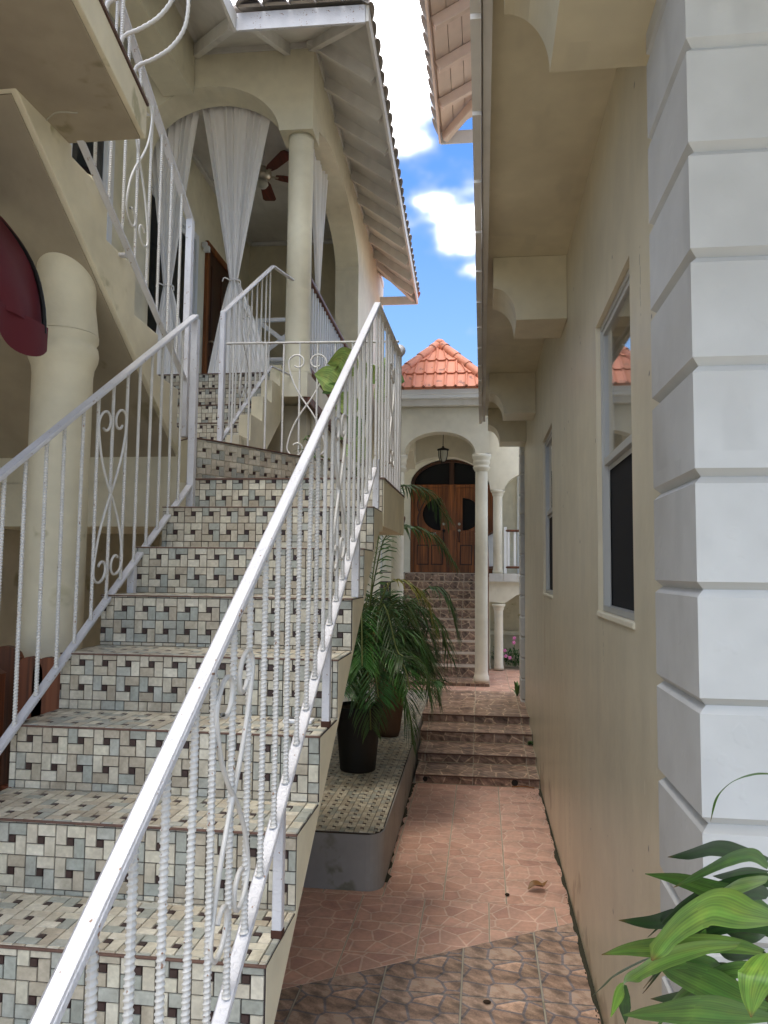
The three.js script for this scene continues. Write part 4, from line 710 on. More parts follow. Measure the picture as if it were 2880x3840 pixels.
{
  const mk = (label, args, tie, axis) => { const o = thing('curtain', label, 'curtain', null, 'white veranda curtains'); part('curtain_cloth', curtainGeo(...args), M.curtain, o); if (tie) { const g = new THREE.TorusGeometry(0.035, 0.007, 8, 20); if (!axis) g.rotateX(Math.PI / 2); else g.rotateX(Math.PI / 2); g.translate(...tie); part('tie_band', g, M.curtain, o); const [tx, ty, tz] = tie; part('tie_bow', tube([[tx - 0.03, ty, tz + 0.03], [tx - 0.07, ty + 0.012, tz + 0.045], [tx - 0.085, ty - 0.02, tz + 0.045]], 0.005, 8, 5), M.curtain, o); part('tie_bow', tube([[tx + 0.03, ty, tz + 0.03], [tx + 0.07, ty - 0.02, tz + 0.045], [tx + 0.075, ty - 0.06, tz + 0.045]], 0.005, 8, 5), M.curtain, o); } };
  mk('white curtain tied in at the middle, widest, in the front veranda arch', [0, -6.13, -2.44, -1.78, 5.85, 5.70, -2.09, 4.19, -2.32, -1.71, 3.30, 9, false], [-2.09, 4.19, -6.13]);
  mk('white curtain half hidden behind the balcony stair railing in the veranda arch', [0, -6.14, -2.92, -2.42, 5.7, 5.85, -2.68, 4.17, -2.82, -2.44, 3.30, 8, false], [-2.68, 4.17, -6.14]);
  mk('white curtain hanging in the side arch right of the veranda column', [0, -1.52, -6.45, -7.2, 5.5, 5.6, -6.85, 4.05, -6.6, -7.05, 3.32, 9, true], null);
}
// ceiling fan
{
  const o = thing('ceiling_fan', 'reddish wooden ceiling fan seen beside the tied curtain on the veranda', 'ceiling fan', [-2.20, 0, -7.25]);
  part('rod', box(-0.012, 0.012, 5.80, 5.97, -0.012, 0.012), M.pvc, o);
  part('motor', lathe([[0.001, 5.66], [0.05, 5.665], [0.085, 5.69], [0.09, 5.75], [0.06, 5.79], [0.02, 5.81]], 24), M.brass, o);
  part('lamp_globe', lathe([[0.001, 5.58], [0.04, 5.59], [0.06, 5.62], [0.05, 5.66], [0.001, 5.665]], 20), M.frost, o);
  for (let i = 0; i < 5; i++) { const a = 0.45 + i * Math.PI * 2 / 5, g = slabY(5.715, 5.724, [[0.13, -0.035], [0.2, -0.055], [0.5, -0.07], [0.535, -0.05], [0.535, 0.05], [0.5, 0.07], [0.2, 0.055], [0.13, 0.035]]); g.rotateY(a); const b = part('blade', g, M.fan, o); const h = box(0.07, 0.16, 5.712, 5.716, -0.016, 0.016); h.rotateY(a); part('blade_arm', h, M.brass, b); }
}
// white lattice chair and dark case on the veranda
{
  const o = thing('lattice_chair', 'white chair with crossed lattice back on the veranda behind the handrail', 'chair');
  const z = -6.9, y0 = 3.29; part('back_rail', [beam([-2.13, 4.1, z], [-1.62, 4.1, z], 0.03, 0.035), beam([-2.13, 3.72, z], [-1.62, 3.72, z], 0.03, 0.035)], M.lattice, o);
  for (const x of [-2.11, -1.64]) part('leg', rbox(x - 0.018, x + 0.018, y0, 4.1, z - 0.018, z + 0.018, 0.004), M.lattice, o);
  for (const [a, b] of [[-2.09, -1.66], [-1.66, -2.09]]) part('cross_slat', beam([a, 3.75, z + 0.003 * Math.sign(a - b)], [b, 4.08, z + 0.003 * Math.sign(a - b)], 0.012, 0.04, 0.002), M.lattice, o);
  part('seat', rbox(-2.13, -1.62, 3.69, 3.72, z - 0.45, z - 0.02, 0.006), M.lattice, o);
  for (const x of [-2.11, -1.64]) part('leg', rbox(x - 0.018, x + 0.018, y0, 3.69, z - 0.44, z - 0.405, 0.004), M.lattice, o);
}
{
  const o = thing('black_case', 'low black case on the veranda floor beside the column foot', 'case');
  part('case_body', rbox(-1.78, -1.56, 3.288, 3.40, -6.35, -6.1, 0.02), M.screen, o); part('case_label', box(-1.70, -1.63, 3.32, 3.36, -6.0999, -6.0985), M.pvc, o);
}
// ================================================================ porch with tiled roof at the end of the alley
{
  const o = thing('arched_porch', 'ivory arched porch with terracotta pyramid roof at the end of the alley', 'porch');
  const z0 = -10.06, z1 = -9.84;
  const a1 = arc(-0.549, 3.27, 0.46, 0.285, Math.PI, 0, 30);
  part('front_wall', wallZ(z0, z1, [[-1.20, 3.27], ...a1, [0.084, 3.27], [0.084, 3.87], [-1.20, 3.87]]), M.ivory, o);
  // side beams with flat arches running back to the house
  for (const x of [[-0.13, 0.083], [-1.2, -0.99]]) part('side_beam', wallX(x[0], x[1], [[z0 - 0.001, 3.27], [z0 - 0.001, 3.87], [-11.35, 3.87], [-11.35, 3.27], [-11.2, 3.36], [-10.9, 3.47], [-10.6, 3.47], [-10.3, 3.36]]), M.ivory, o);
  part('ceiling', box(-1.2, 0.08, 3.872, 3.90, -11.4, -9.83), M.ivory, o);
  part('fascia_board', [box(-1.25, 0.13, 3.874, 3.955, -9.80, -9.72), box(0.085, 0.13, 3.874, 3.955, -11.4, -9.801)], M.whiteWood, o);
  // moulded gutter
  const gp = [[0, 3.955], [0.11, 3.955], [0.115, 3.99], [0.135, 4.0], [0.14, 4.055], [0.165, 4.065], [0.17, 4.10], [0, 4.10]];
  part('gutter', wallX(-1.28, 0.15, gp.map(([d, y]) => [-9.75 + d, y])), M.pvc, o);
  const colm = (x, n) => { const c = part('column', lathe([[0.001, 0.363], [0.098, 0.363], [0.1, 0.40], [0.098, 0.43], [0.087, 0.46], [0.086, 0.475], [0.082, 0.50], [0.081, 1.6], [0.079, 3.04], [0.001, 3.04]], 36), M.ivory, o); c.position.set(x, 0, -9.93); const k = part('capital', lathe([[0.079, 3.041], [0.088, 3.05], [0.108, 3.085], [0.109, 3.10], [0.098, 3.11], [0.097, 3.13], [0.109, 3.15], [0.109, 3.175], [0.104, 3.19], [0.122, 3.225], [0.124, 3.265], [0.001, 3.268]], 36), M.ivory, c); };
  colm(-0.012); colm(-1.092);
  // platform under the column
  part('platform', box(-1.9, 0.092, 0.30, 0.352, -10.36, -9.85), M.concrete, o);
  for (let i = 0; i < 5; i++) part('platform_tile', flagGeo(0.392, 0.50, 610 + i, UMBER, UMBERJ, mapUp(-1.9 + i * 0.398, 0.363, -9.845), { n: 4, jw: 0.012 }), M.flagBrown, o, true);
  seed(44); for (let i = 0; i < 34; i++) { const x = -1.9 + i * 0.0585, sh = part('edge_tile', box(x, x + 0.054, 0.322, 0.356, -9.851, -9.840), std([0x7d6559, 0x8f7767, 0x6a544b, 0xa08a76][Math.floor(rnd() * 4)], { map: stoneMap, roughness: 0.5 }), o); }
  // ---- pyramid roof: rows of tiles on the front slope, plain sides, capped hips
  const cx = -0.58, hw = 0.70, ze = -9.56, ye = 4.075, ya = 4.84, za = ze - 0.74, S = Math.hypot(ya - ye, 0.74), up = [0, (ya - ye) / S, -0.74 / S], nr = [0, 0.74 / S, (ya - ye) / S];
  const roof = part('roof', [poly3([[cx - hw, ye - 0.01, ze], [cx + hw, ye - 0.01, ze], [cx, ya - 0.01, za]], 0.02), poly3([[cx + hw, ye - 0.01, ze], [cx + hw, ye - 0.01, ze - 1.6], [cx, ya - 0.01, za]], 0.02), poly3([[cx - hw, ye - 0.01, ze - 1.6], [cx - hw, ye - 0.01, ze], [cx, ya - 0.01, za]], 0.02), poly3([[cx + hw, ye - 0.01, ze - 1.6], [cx - hw, ye - 0.01, ze - 1.6], [cx, ya - 0.01, za]], 0.02)], M.terracotta, o);
  const rowH = 0.325, tw = 0.134, lap = 0.03;
  for (let r = 0; r < 5; r++) for (let c = -7; c < 7; c++) {
    const s0 = r * rowH - 0.035, s1 = Math.min(S - 0.01, (r + 1) * rowH + lap), xa = c * tw, xb = xa + tw, half = s => Math.max(0, hw * (1 - Math.max(0, s) / S)) + (s < 0 ? 0.02 : 0);
    if (s0 > S - 0.06 || xa > half(s0) || xb < -half(s0)) continue;
    const prof = [[0, 0], [0.12, 0.001], [0.55, 0.0], [0.70, 0.006], [0.78, 0.022], [0.86, 0.024], [0.93, 0.012], [1.0, 0.002]], pos = [];
    const pt = (u, n, s, lift) => { const x = Math.max(-half(s), Math.min(half(s), xa + u * tw)), q = n + lift; return [cx + x, ye + up[1] * s + nr[1] * q, ze + up[2] * s + nr[2] * q]; };
    for (let i = 0; i + 1 < prof.length; i++) { const [u0, n0] = prof[i], [u1, n1] = prof[i + 1]; const A = pt(u0, n0, s0, 0.03), B = pt(u1, n1, s0, 0.03), C = pt(u1, n1, s1, 0.004), D = pt(u0, n0, s1, 0.004), E = pt(u0, n0, s0, 0.012), F = pt(u1, n1, s0, 0.012); pos.push(...A, ...B, ...C, ...A, ...C, ...D, ...E, ...F, ...B, ...E, ...B, ...A); }
    const g = new THREE.BufferGeometry(); g.setAttribute('position', new THREE.Float32BufferAttribute(pos, 3)); g.computeVertexNormals(); part('roof_tile', g, M.terracotta, roof);
  }
  for (const sgn of [-1, 1]) for (let i = 0; i < 5; i++) {
    const A = V(cx + sgn * hw, ye, ze), B = V(cx, ya, za), t0 = i / 4.6, t1 = Math.min(1.03, (i + 1.12) / 4.6), a = A.clone().lerp(B, t0), b = A.clone().lerp(B, t1), L = a.distanceTo(b);
    const g = new THREE.CylinderGeometry(0.058, 0.070, L, 14, 1, true, 0, Math.PI * 2); g.applyQuaternion(new THREE.Quaternion().setFromUnitVectors(V(0, 1, 0), b.clone().sub(a).normalize())); const m = a.add(b).multiplyScalar(0.5); g.translate(m.x, m.y + 0.012, m.z); part('hip_tile', g, M.terracotta, roof);
  }
  const fin = new THREE.SphereGeometry(0.075, 16, 10); fin.scale(1.05, 0.75, 1.05); fin.translate(cx, ya + 0.015, za + 0.01); part('apex_tile', fin, M.terracotta, roof);
}
{
  const o = thing('hanging_lantern', 'black metal lantern with frosted glass hanging in the porch arch', 'lantern', [-0.563, 0, -11]);
  part('chain', tube([[0, 3.87, 0], [0.003, 3.75, 0], [0, 3.60, 0], [0, 3.535, 0]], 0.006, 20, 6), M.iron, o);
  part('cap', lathe([[0.001, 3.56], [0.012, 3.555], [0.02, 3.535], [0.055, 3.522], [0.085, 3.512], [0.088, 3.497], [0.07, 3.488], [0.001, 3.488]], 24), M.iron, o);
  part('glass_shade', lathe([[0.062, 3.487], [0.06, 3.43], [0.048, 3.37], [0.028, 3.338], [0.001, 3.333]], 20), M.frost, o);
  for (let i = 0; i < 4; i++) { const a = i * Math.PI / 2 + 0.5; part('rib', tube([[0.076, 3.495], [0.074, 3.43], [0.058, 3.365], [0.03, 3.325], [0, 3.318]].map(([r, y]) => [r * Math.cos(a), y, r * Math.sin(a)]), 0.0065, 16, 5), M.iron, o); }
  part('finial', lathe([[0.001, 3.295], [0.009, 3.302], [0.005, 3.312], [0.012, 3.32], [0.001, 3.325]], 12), M.iron, o);
}
// ================================================================ tall stair to the double door
{
  const o = thing('far_staircase', 'flagstone tiled staircase climbing to the wooden double door behind the palm', 'staircase');
  const y0 = 0.363, rs = (1.733 - 0.363) / 10, x0 = -1.3, x1 = 0.03; 
  for (let k = 0; k < 10; k++) {
    const z = -10.362 - k * 0.295, b = y0 + k * rs, t = b + rs;
    part('step_body', box(x0, x1, 0.3, t - 0.014, z - 0.013, k < 9 ? z - 0.295 : -13.1), M.concrete, o);
    for (let i = 0; i < 4; i++) part('riser_tile', flagGeo(0.327, rs - 0.014, 700 + (k > 7 ? 3 : 0) + i % 2, UMBER, UMBERJ, mapFront(x0 + i * 0.3325, b + 0.001, z), { n: 3, pw: 0.33, ph: 0.33, jw: 0.0125, vary: 0.16, offy: -0.06 * (k % 3) }), M.flagBrown, o, true);
    part('tread', rbox(x0, x1, t - 0.0125, t, z - 0.30, z + 0.014, 0.004), std(0xd3c2ae, { map: pinkMap, roughness: 0.5 }), o);
  }
  part('side_wall', box(x1 + 0.001, x1 + 0.05, 0.3, 0.36, -10.9, -10.37), M.nosing, o);
  part('newel', rbox(0.045, 0.085, 0.36, 1.72, -10.60, -10.56, 0.004), M.brownRail, o);
  part('handrail', beam([0.065, 1.70, -10.58], [0.065, 2.66, -13.0], 0.05, 0.05, 0.01), M.brownRail, o);
  part('newel', rbox(-1.36, -1.29, 0.36, 2.05, -11.6, -11.53, 0.006), M.brownRail, o);
  part('handrail', beam([-1.325, 1.95, -11.56], [-1.325, 2.66, -13.0], 0.05, 0.06, 0.01), M.brownRail, o);
}
// ================================================================ back house: raised veranda, double door
{
  const o = thing('back_house', 'pale house at the far end with raised veranda and arched wooden double door', 'house');
  const F = 1.733;
  const aL = arc(-0.585, 2.97, 0.70, 0.5, Math.PI, 0, 24), aR = arc(0.985, 2.97, 0.66, 0.30, Math.PI, 0, 20), aLL = arc(-2.1, 2.97, 0.7, 0.3, Math.PI, 0, 20);
  part('arcade_wall', wallZ(-11.62, -11.42, [[-3.6, 2.97], [-2.8, 2.97], ...aLL, ...aL, ...aR, [3, 2.97], [3, 4.7], [-3.6, 4.7]]), M.ivory, o);
  part('lower_wall', wallZ(-11.6, -11.44, [[0.10, 1.32], [0.32, 1.3], [0.5, 1.42], [0.8, 1.52], [1.2, 1.52], [3, 1.3], [3, 1.6], [0.10, 1.6]]), M.ivory, o);
  part('floor_slab', [box(0.09, 3, 1.601, 1.72, -13.9, -11.40), box(-3.6, -1.305, 1.601, 1.72, -13.9, -11.40), box(-1.304, 0.089, 1.6, 1.72, -13.9, -13.02)], M.ivory, o);
  for (let i = 0; i < 9; i++) part('edge_tile', rbox(0.10 + i * 0.205, 0.10 + i * 0.205 + 0.2, 1.615, 1.733, -11.40, -11.388, 0.003), M.whiteWall, o);
  part('recess_wall', box(0.10, 3, 0.3, 1.6, -13.2, -13.1), M.tanDirty, o); part('recess_ledge', box(0.10, 3, 0.72, 0.78, -13.1, -13.0), M.ivory, o);
  part('recess_side', box(0.09, 0.12, 0.3, 1.6, -13.1, -11.7), M.cream, o);
  // wall with the door opening
  const dcx = -0.557, dl = -1.307, dr = 0.192, dt = 3.34, ra = arc(dcx, dt, 0.75, 0.47, Math.PI, 0, 30);
  part('door_wall', wallZ(-14.15, -13.98, [[-3.6, F], [dl, F], ...ra, [dr, F], [3, F], [3, 4.0], [-3.6, 4.0]]), M.ivory, o);
  part('ceiling', box(-3.6, 3, 4.002, 4.05, -14, -11.43), M.ivory, o);
  part('side_window', [box(0.62, 0.66, F, 3.5, -13.979, -13.95), box(0.66, 1.4, 3.42, 3.5, -13.979, -13.95)], M.pvc, o); part('side_pane', box(0.66, 1.4, F, 3.42, -13.979, -13.965), M.tint, o);
  part('roof', poly3([[-3.6, 4.7, -11.0], [3, 4.7, -11.0], [3, 5.4, -14], [-3.6, 5.4, -14]], 0.05), M.terracotta, o);
  part('back_shell', box(-3.6, 3, 0, 4.6, -16.3, -16.2), M.dark, o);
  // double door
  const Z = -14.06, d = part('double_door', [box(dl + 0.001, dl + 0.055, F, dt, Z - 0.04, Z + 0.05), box(dr - 0.055, dr - 0.001, F, dt, Z - 0.04, Z + 0.05), box(-0.652, -0.464, F, dt, Z - 0.03, Z + 0.055), box(dl + 0.055, dr - 0.055, dt - 0.05, dt, Z - 0.04, Z + 0.052)], M.door, o);
  const tr = (a, b) => [...arc(dcx, dt, a, b, 0, Math.PI, 24)];
  part('transom_frame', wallZ(Z - 0.03, Z + 0.04, [...tr(0.745, 0.465), ...tr(0.69, 0.41).reverse()]), M.doorDark, d);
  part('transom_glass', wallZ(Z - 0.012, Z - 0.006, [...tr(0.69, 0.41)]), M.screen, d); part('transom_bar', box(-0.60, -0.515, dt + 0.001, dt + 0.405, Z - 0.005, Z + 0.03), M.doorDark, d);
  for (const [a, b, sgn] of [[dl + 0.056, -0.653, -1], [-0.463, dr - 0.056, 1]]) {
    // leaf with a D shaped light whose flat side is toward the mullion
    const inner = sgn < 0 ? b - 0.10 : a + 0.10, gy = 2.80, gw = 0.335, gh = 0.30;
    const D = k => { const pts = []; for (let i = 0; i <= 24; i++) { const t = -Math.PI / 2 + Math.PI * i / 24; pts.push([inner + sgn * (gw * k + (k - 1) * 0) * Math.cos(t), gy + gh * k * Math.sin(t)]); } return pts; };
    const leaf = wallZ(Z - 0.02, Z + 0.02, [[a, F + 0.005], [b, F + 0.005], [b, dt - 0.051], [a, dt - 0.051]], [D(1)]);
    part('door_leaf', leaf, M.door, d);
    part('door_glass', wallZ(Z - 0.006, Z - 0.002, D(1.0)), M.screen, d);
    part('glass_moulding', wallZ(Z + 0.0205, Z + 0.036, D(1.16).map(([x, y]) => [x - sgn * 0.03, y]), [D(1.0).map(([x, y]) => [x + sgn * 0.004, y])]), M.door, d);
    part('carved_spray', [tube([[inner + sgn * 0.40, 2.45, Z + 0.03], [inner + sgn * 0.42, 2.72, Z + 0.03], [inner + sgn * 0.39, 2.85, Z + 0.03], [inner + sgn * 0.25, 3.13, Z + 0.03]], 0.014, 20, 6), tube([[inner + sgn * 0.41, 2.85, Z + 0.03], [inner + sgn * 0.43, 3.0, Z + 0.03], [inner + sgn * 0.36, 3.18, Z + 0.03]], 0.012, 16, 6)], M.doorDark, d);
    part('panel', rbox(a + 0.05, b - 0.05, 2.30, 2.385, Z + 0.0205, Z + 0.032, 0.005), M.door, d);
    const w = (b - a - 0.24) / 2; for (let i = 0; i < 2; i++) { const px = a + 0.08 + i * (w + 0.08); part('panel_groove', box(px - 0.02, px + w + 0.02, F + 0.14, 2.24, Z + 0.0202, Z + 0.0225), M.doorDark, d); part('panel', rbox(px, px + w, F + 0.16, 2.22, Z + 0.023, Z + 0.038, 0.006), M.door, d); }
    const lx = sgn < 0 ? b - 0.045 : a + 0.045; const ro = new THREE.CylinderGeometry(0.024, 0.024, 0.02, 18); ro.rotateX(Math.PI / 2); ro.translate(lx, 2.62, Z + 0.03); part('lock', ro, M.brass, d);
    const kn = new THREE.SphereGeometry(0.026, 16, 12); kn.translate(lx, 2.50, Z + 0.045); part('knob', kn, sgn < 0 ? M.iron : M.brass, d); part('pull_plate', tube([[lx, 2.48, Z + 0.03], [lx, 2.40, Z + 0.06], [lx, 2.33, Z + 0.06], [lx, 2.29, Z + 0.03]], 0.009, 12, 6), M.iron, d);
  }
  const font = await new FontLoader().loadAsync('fonts/droid/droid_sans_bold.typeface.json');
  for (const [txt, x] of [['115', -0.93], ['116', -0.14]]) { const g = new TextGeometry(txt, { font, size: 0.04, depth: 0.004, curveSegments: 4 }); g.translate(x, 2.42, Z + 0.0215); part('door_number', g, M.pvc, d); }
  // columns of the upper and lower arcade
  const col = (x, y0, y1, r, nm) => { const c = part(nm, lathe([[0.001, y0], [r * 1.12, y0], [r * 1.12, y0 + 0.04], [r, y0 + 0.07], [r * 0.97, y1 - 0.10], [r * 1.1, y1 - 0.09], [r * 1.22, y1 - 0.06], [r * 1.2, y1 - 0.05], [r * 1.48, y1 - 0.03], [r * 1.5, y1], [0.001, y1]], 28), M.ivory, o); c.position.set(x, 0, -11.5); };
  col(0.226, 1.733, 2.969, 0.069, 'column'); col(0.238, 0.33, 1.29, 0.066, 'column'); col(-1.40, 1.733, 2.969, 0.085, 'column'); col(1.75, 1.733, 2.969, 0.069, 'column');
}
{ // balustrades on the raised veranda
  const seg = (label, a, b, n, zA, zB) => {
    const o = thing('wooden_balustrade', label, 'balustrade', null, 'veranda balustrades of the back house');
    part('handrail', beam([a, 2.365, zA], [b, 2.365, zB], 0.045, 0.035, 0.012), M.brownRail, o); part('bottom_rail', beam([a, 1.825, zA], [b, 1.825, zB], 0.045, 0.035, 0.012), M.brownRail, o);
    for (let i = 0; i < n; i++) { const t = (i + 0.5) / n, x = a + (b - a) * t, z = zA + (zB - zA) * t; part('baluster', rbox(x - 0.017, x + 0.017, 1.843, 2.347, z - 0.012, z + 0.012, 0.003), M.pvc, o); }
    for (const [x, z] of [[a, zA], [b, zB]]) part('post', rbox(x - 0.02, x + 0.02, 1.735, 2.42, z - 0.02, z + 0.02, 0.003), M.pvc, o);
  };
  seg('white balustrade with brown rails to the right of the far column', 0.335, 1.65, 14, -11.5, -11.5);
  seg('white balustrade with brown rails running back beside the far stair at right', 0.20, 0.075, 7, -11.62, -13.2);
  seg('white balustrade with brown rails left of the far stair behind the palm', -2.8, -1.52, 12, -11.5, -11.5);
}
// ================================================================ plants
function ribbon(pts, widths, cols, seg, { fold = 0.25, side = null, twist = 0 } = {}) {   // leaf blade along a curve; V section; colours base/tip
  const cv = new THREE.CatmullRomCurve3(pts.map(p => p.isVector3 ? p : V(...p))), pos = [], col = [], uv = [], idx = [];
  for (let i = 0; i <= seg; i++) {
    const t = i / seg, p = cv.getPoint(t), d = cv.getTangent(t); let s = side ? side.clone() : d.clone().cross(V(0, 1, 0)); if (s.length() < 0.05) s = V(1, 0, 0); s.addScaledVector(d, -s.dot(d)).normalize(); if (twist) s.applyAxisAngle(d, twist * t);
    const n = s.clone().cross(d).normalize(), f = t * (widths.length - 1), k = Math.min(widths.length - 2, Math.floor(f)), w = widths[k] + (widths[k + 1] - widths[k]) * (f - k);
    const c = cols[0].map((v, q) => { const ff = t * (cols.length - 1), kk = Math.min(cols.length - 2, Math.floor(ff)); return cols[kk][q] + (cols[kk + 1][q] - cols[kk][q]) * (ff - kk); });
    for (let j = 0; j < 5; j++) { const u = (j - 2) / 2, q = p.clone().addScaledVector(s, u * w).addScaledVector(n, Math.abs(u) * w * fold * (1 - 0.3 * Math.abs(u))); pos.push(q.x, q.y, q.z); col.push(...c); uv.push(0.5 + u * 0.42, t * 2); }
  }
  for (let i = 0; i < seg; i++) for (let j = 0; j < 4; j++) { const a = i * 5 + j, b = a + 5; idx.push(a, b, a + 1, b, b + 1, a + 1); }
  const g = new THREE.BufferGeometry(); g.setAttribute('position', new THREE.Float32BufferAttribute(pos, 3)); g.setAttribute('color', new THREE.Float32BufferAttribute(col, 3)); g.setAttribute('uv', new THREE.Float32BufferAttribute(uv, 2)); g.setIndex(idx); g.computeVertexNormals(); return plain(g);
}
// leaflet of a palm: four-triangle folded blade
function frondGeo(pts, n, len, w, c0, c1, droop) {
  const cv = new THREE.CatmullRomCurve3(pts.map(p => V(...p))), pos = [], col = [];
  const tri = (a, b, c, ca, cb, cc) => { pos.push(a.x, a.y, a.z, b.x, b.y, b.z, c.x, c.y, c.z); col.push(...ca, ...cb, ...cc); };
  for (let i = 0; i < n; i++) {
    const t = 0.16 + 0.84 * (i + rnd() * 0.5) / n, p = cv.getPoint(Math.min(1, t)), d = cv.getTangent(Math.min(1, t)); let s = d.clone().cross(V(0, 1, 0)); if (s.length() < 0.05) s = V(1, 0, 0); s.normalize(); const up = s.clone().cross(d);
    const prof = Math.sin(Math.PI * Math.min(1, 0.12 + t * 0.86)), L = len * (0.45 + 0.62 * prof) * rr(0.88, 1.1);
    for (const q of [-1, 1]) {
      const dir = s.clone().multiplyScalar(q * rr(0.72, 0.95)).addScaledVector(d, rr(0.55, 0.8)).addScaledVector(up, rr(0.02, 0.28)).normalize();
      const m1 = p.clone().addScaledVector(dir, L * 0.45), m2 = p.clone().addScaledVector(dir, L * 0.80), tip = p.clone().addScaledVector(dir, L); m1.y -= droop * L * 0.12; m2.y -= droop * L * 0.38; tip.y -= droop * L * 0.72;
      const wv = dir.clone().cross(up).normalize(), W = w * rr(0.8, 1.15), k = rr(0.8, 1.2), a = c0.map(v => v * k), b = c1.map(v => v * k);
      const A1 = m1.clone().addScaledVector(wv, W), A2 = m1.clone().addScaledVector(wv, -W), B1 = m2.clone().addScaledVector(wv, W * 0.7), B2 = m2.clone().addScaledVector(wv, -W * 0.7); const lift = up.clone().multiplyScalar(W * 0.6); A1.add(lift); A2.add(lift);
      tri(p, A1, m1, a, b, a); tri(p, m1, A2, a, a, b); tri(A1, B1, m1, b, b, a); tri(m1, B1, m2, a, b, a); tri(m1, m2, A2, a, a, b); tri(A2, m2, B2, b, a, b); tri(B1, tip, m2, b, b, a); tri(m2, tip, B2, a, b, b);
    }
  }
  const g = new THREE.BufferGeometry(); g.setAttribute('position', new THREE.Float32BufferAttribute(pos, 3)); g.setAttribute('color', new THREE.Float32BufferAttribute(col, 3)); g.computeVertexNormals(); return g;
}
const GREEN = [0.030, 0.085, 0.022], GREEN2 = [0.06, 0.15, 0.03], YEL = [0.34, 0.26, 0.03];
function palm(label, base, fronds, sd) {
  const o = thing('palm', label, 'palm'); seed(sd);
  for (const f of fronds) {
    const pts = f.pts, fr = part('frond', frondGeo(pts, f.n || 34, f.len || 0.3, f.w || 0.0065, f.c0 || GREEN, f.c1 || GREEN2, f.droop ?? 0.8), M.leaf, o);
    part('stalk', tube(pts, 0.006, 24, 5), M.stem, fr);
  }
  return o;
}
{ // pots
  const p1 = thing('plant_pot', 'large black plastic pot standing on the mosaic ledge beside the stairs', 'pot', [-0.90, 0.309, -5.66]);
  part('pot_wall', lathe([[0.001, 0], [0.125, 0], [0.13, 0.01], [0.165, 0.40], [0.18, 0.40], [0.182, 0.46], [0.165, 0.46], [0.155, 0.40], [0.001, 0.40]], 36), M.blackPot, p1); const s1 = new THREE.CylinderGeometry(0.155, 0.155, 0.02, 24); s1.translate(0, 0.43, 0); part('soil', s1, M.soil, p1);
  const p2 = thing('plant_pot', 'brown clay pot on the mosaic ledge behind the black pot', 'pot', [-0.815, 0.309, -6.85]);
  part('pot_wall', lathe([[0.001, 0], [0.085, 0], [0.10, 0.05], [0.125, 0.25], [0.13, 0.38], [0.118, 0.47], [0.14, 0.50], [0.142, 0.53], [0.12, 0.53], [0.115, 0.48], [0.001, 0.46]], 36), M.clayPot, p2); const s2 = new THREE.CylinderGeometry(0.112, 0.112, 0.015, 24); s2.translate(0, 0.489, 0); part('soil', s2, M.soil, p2);
}
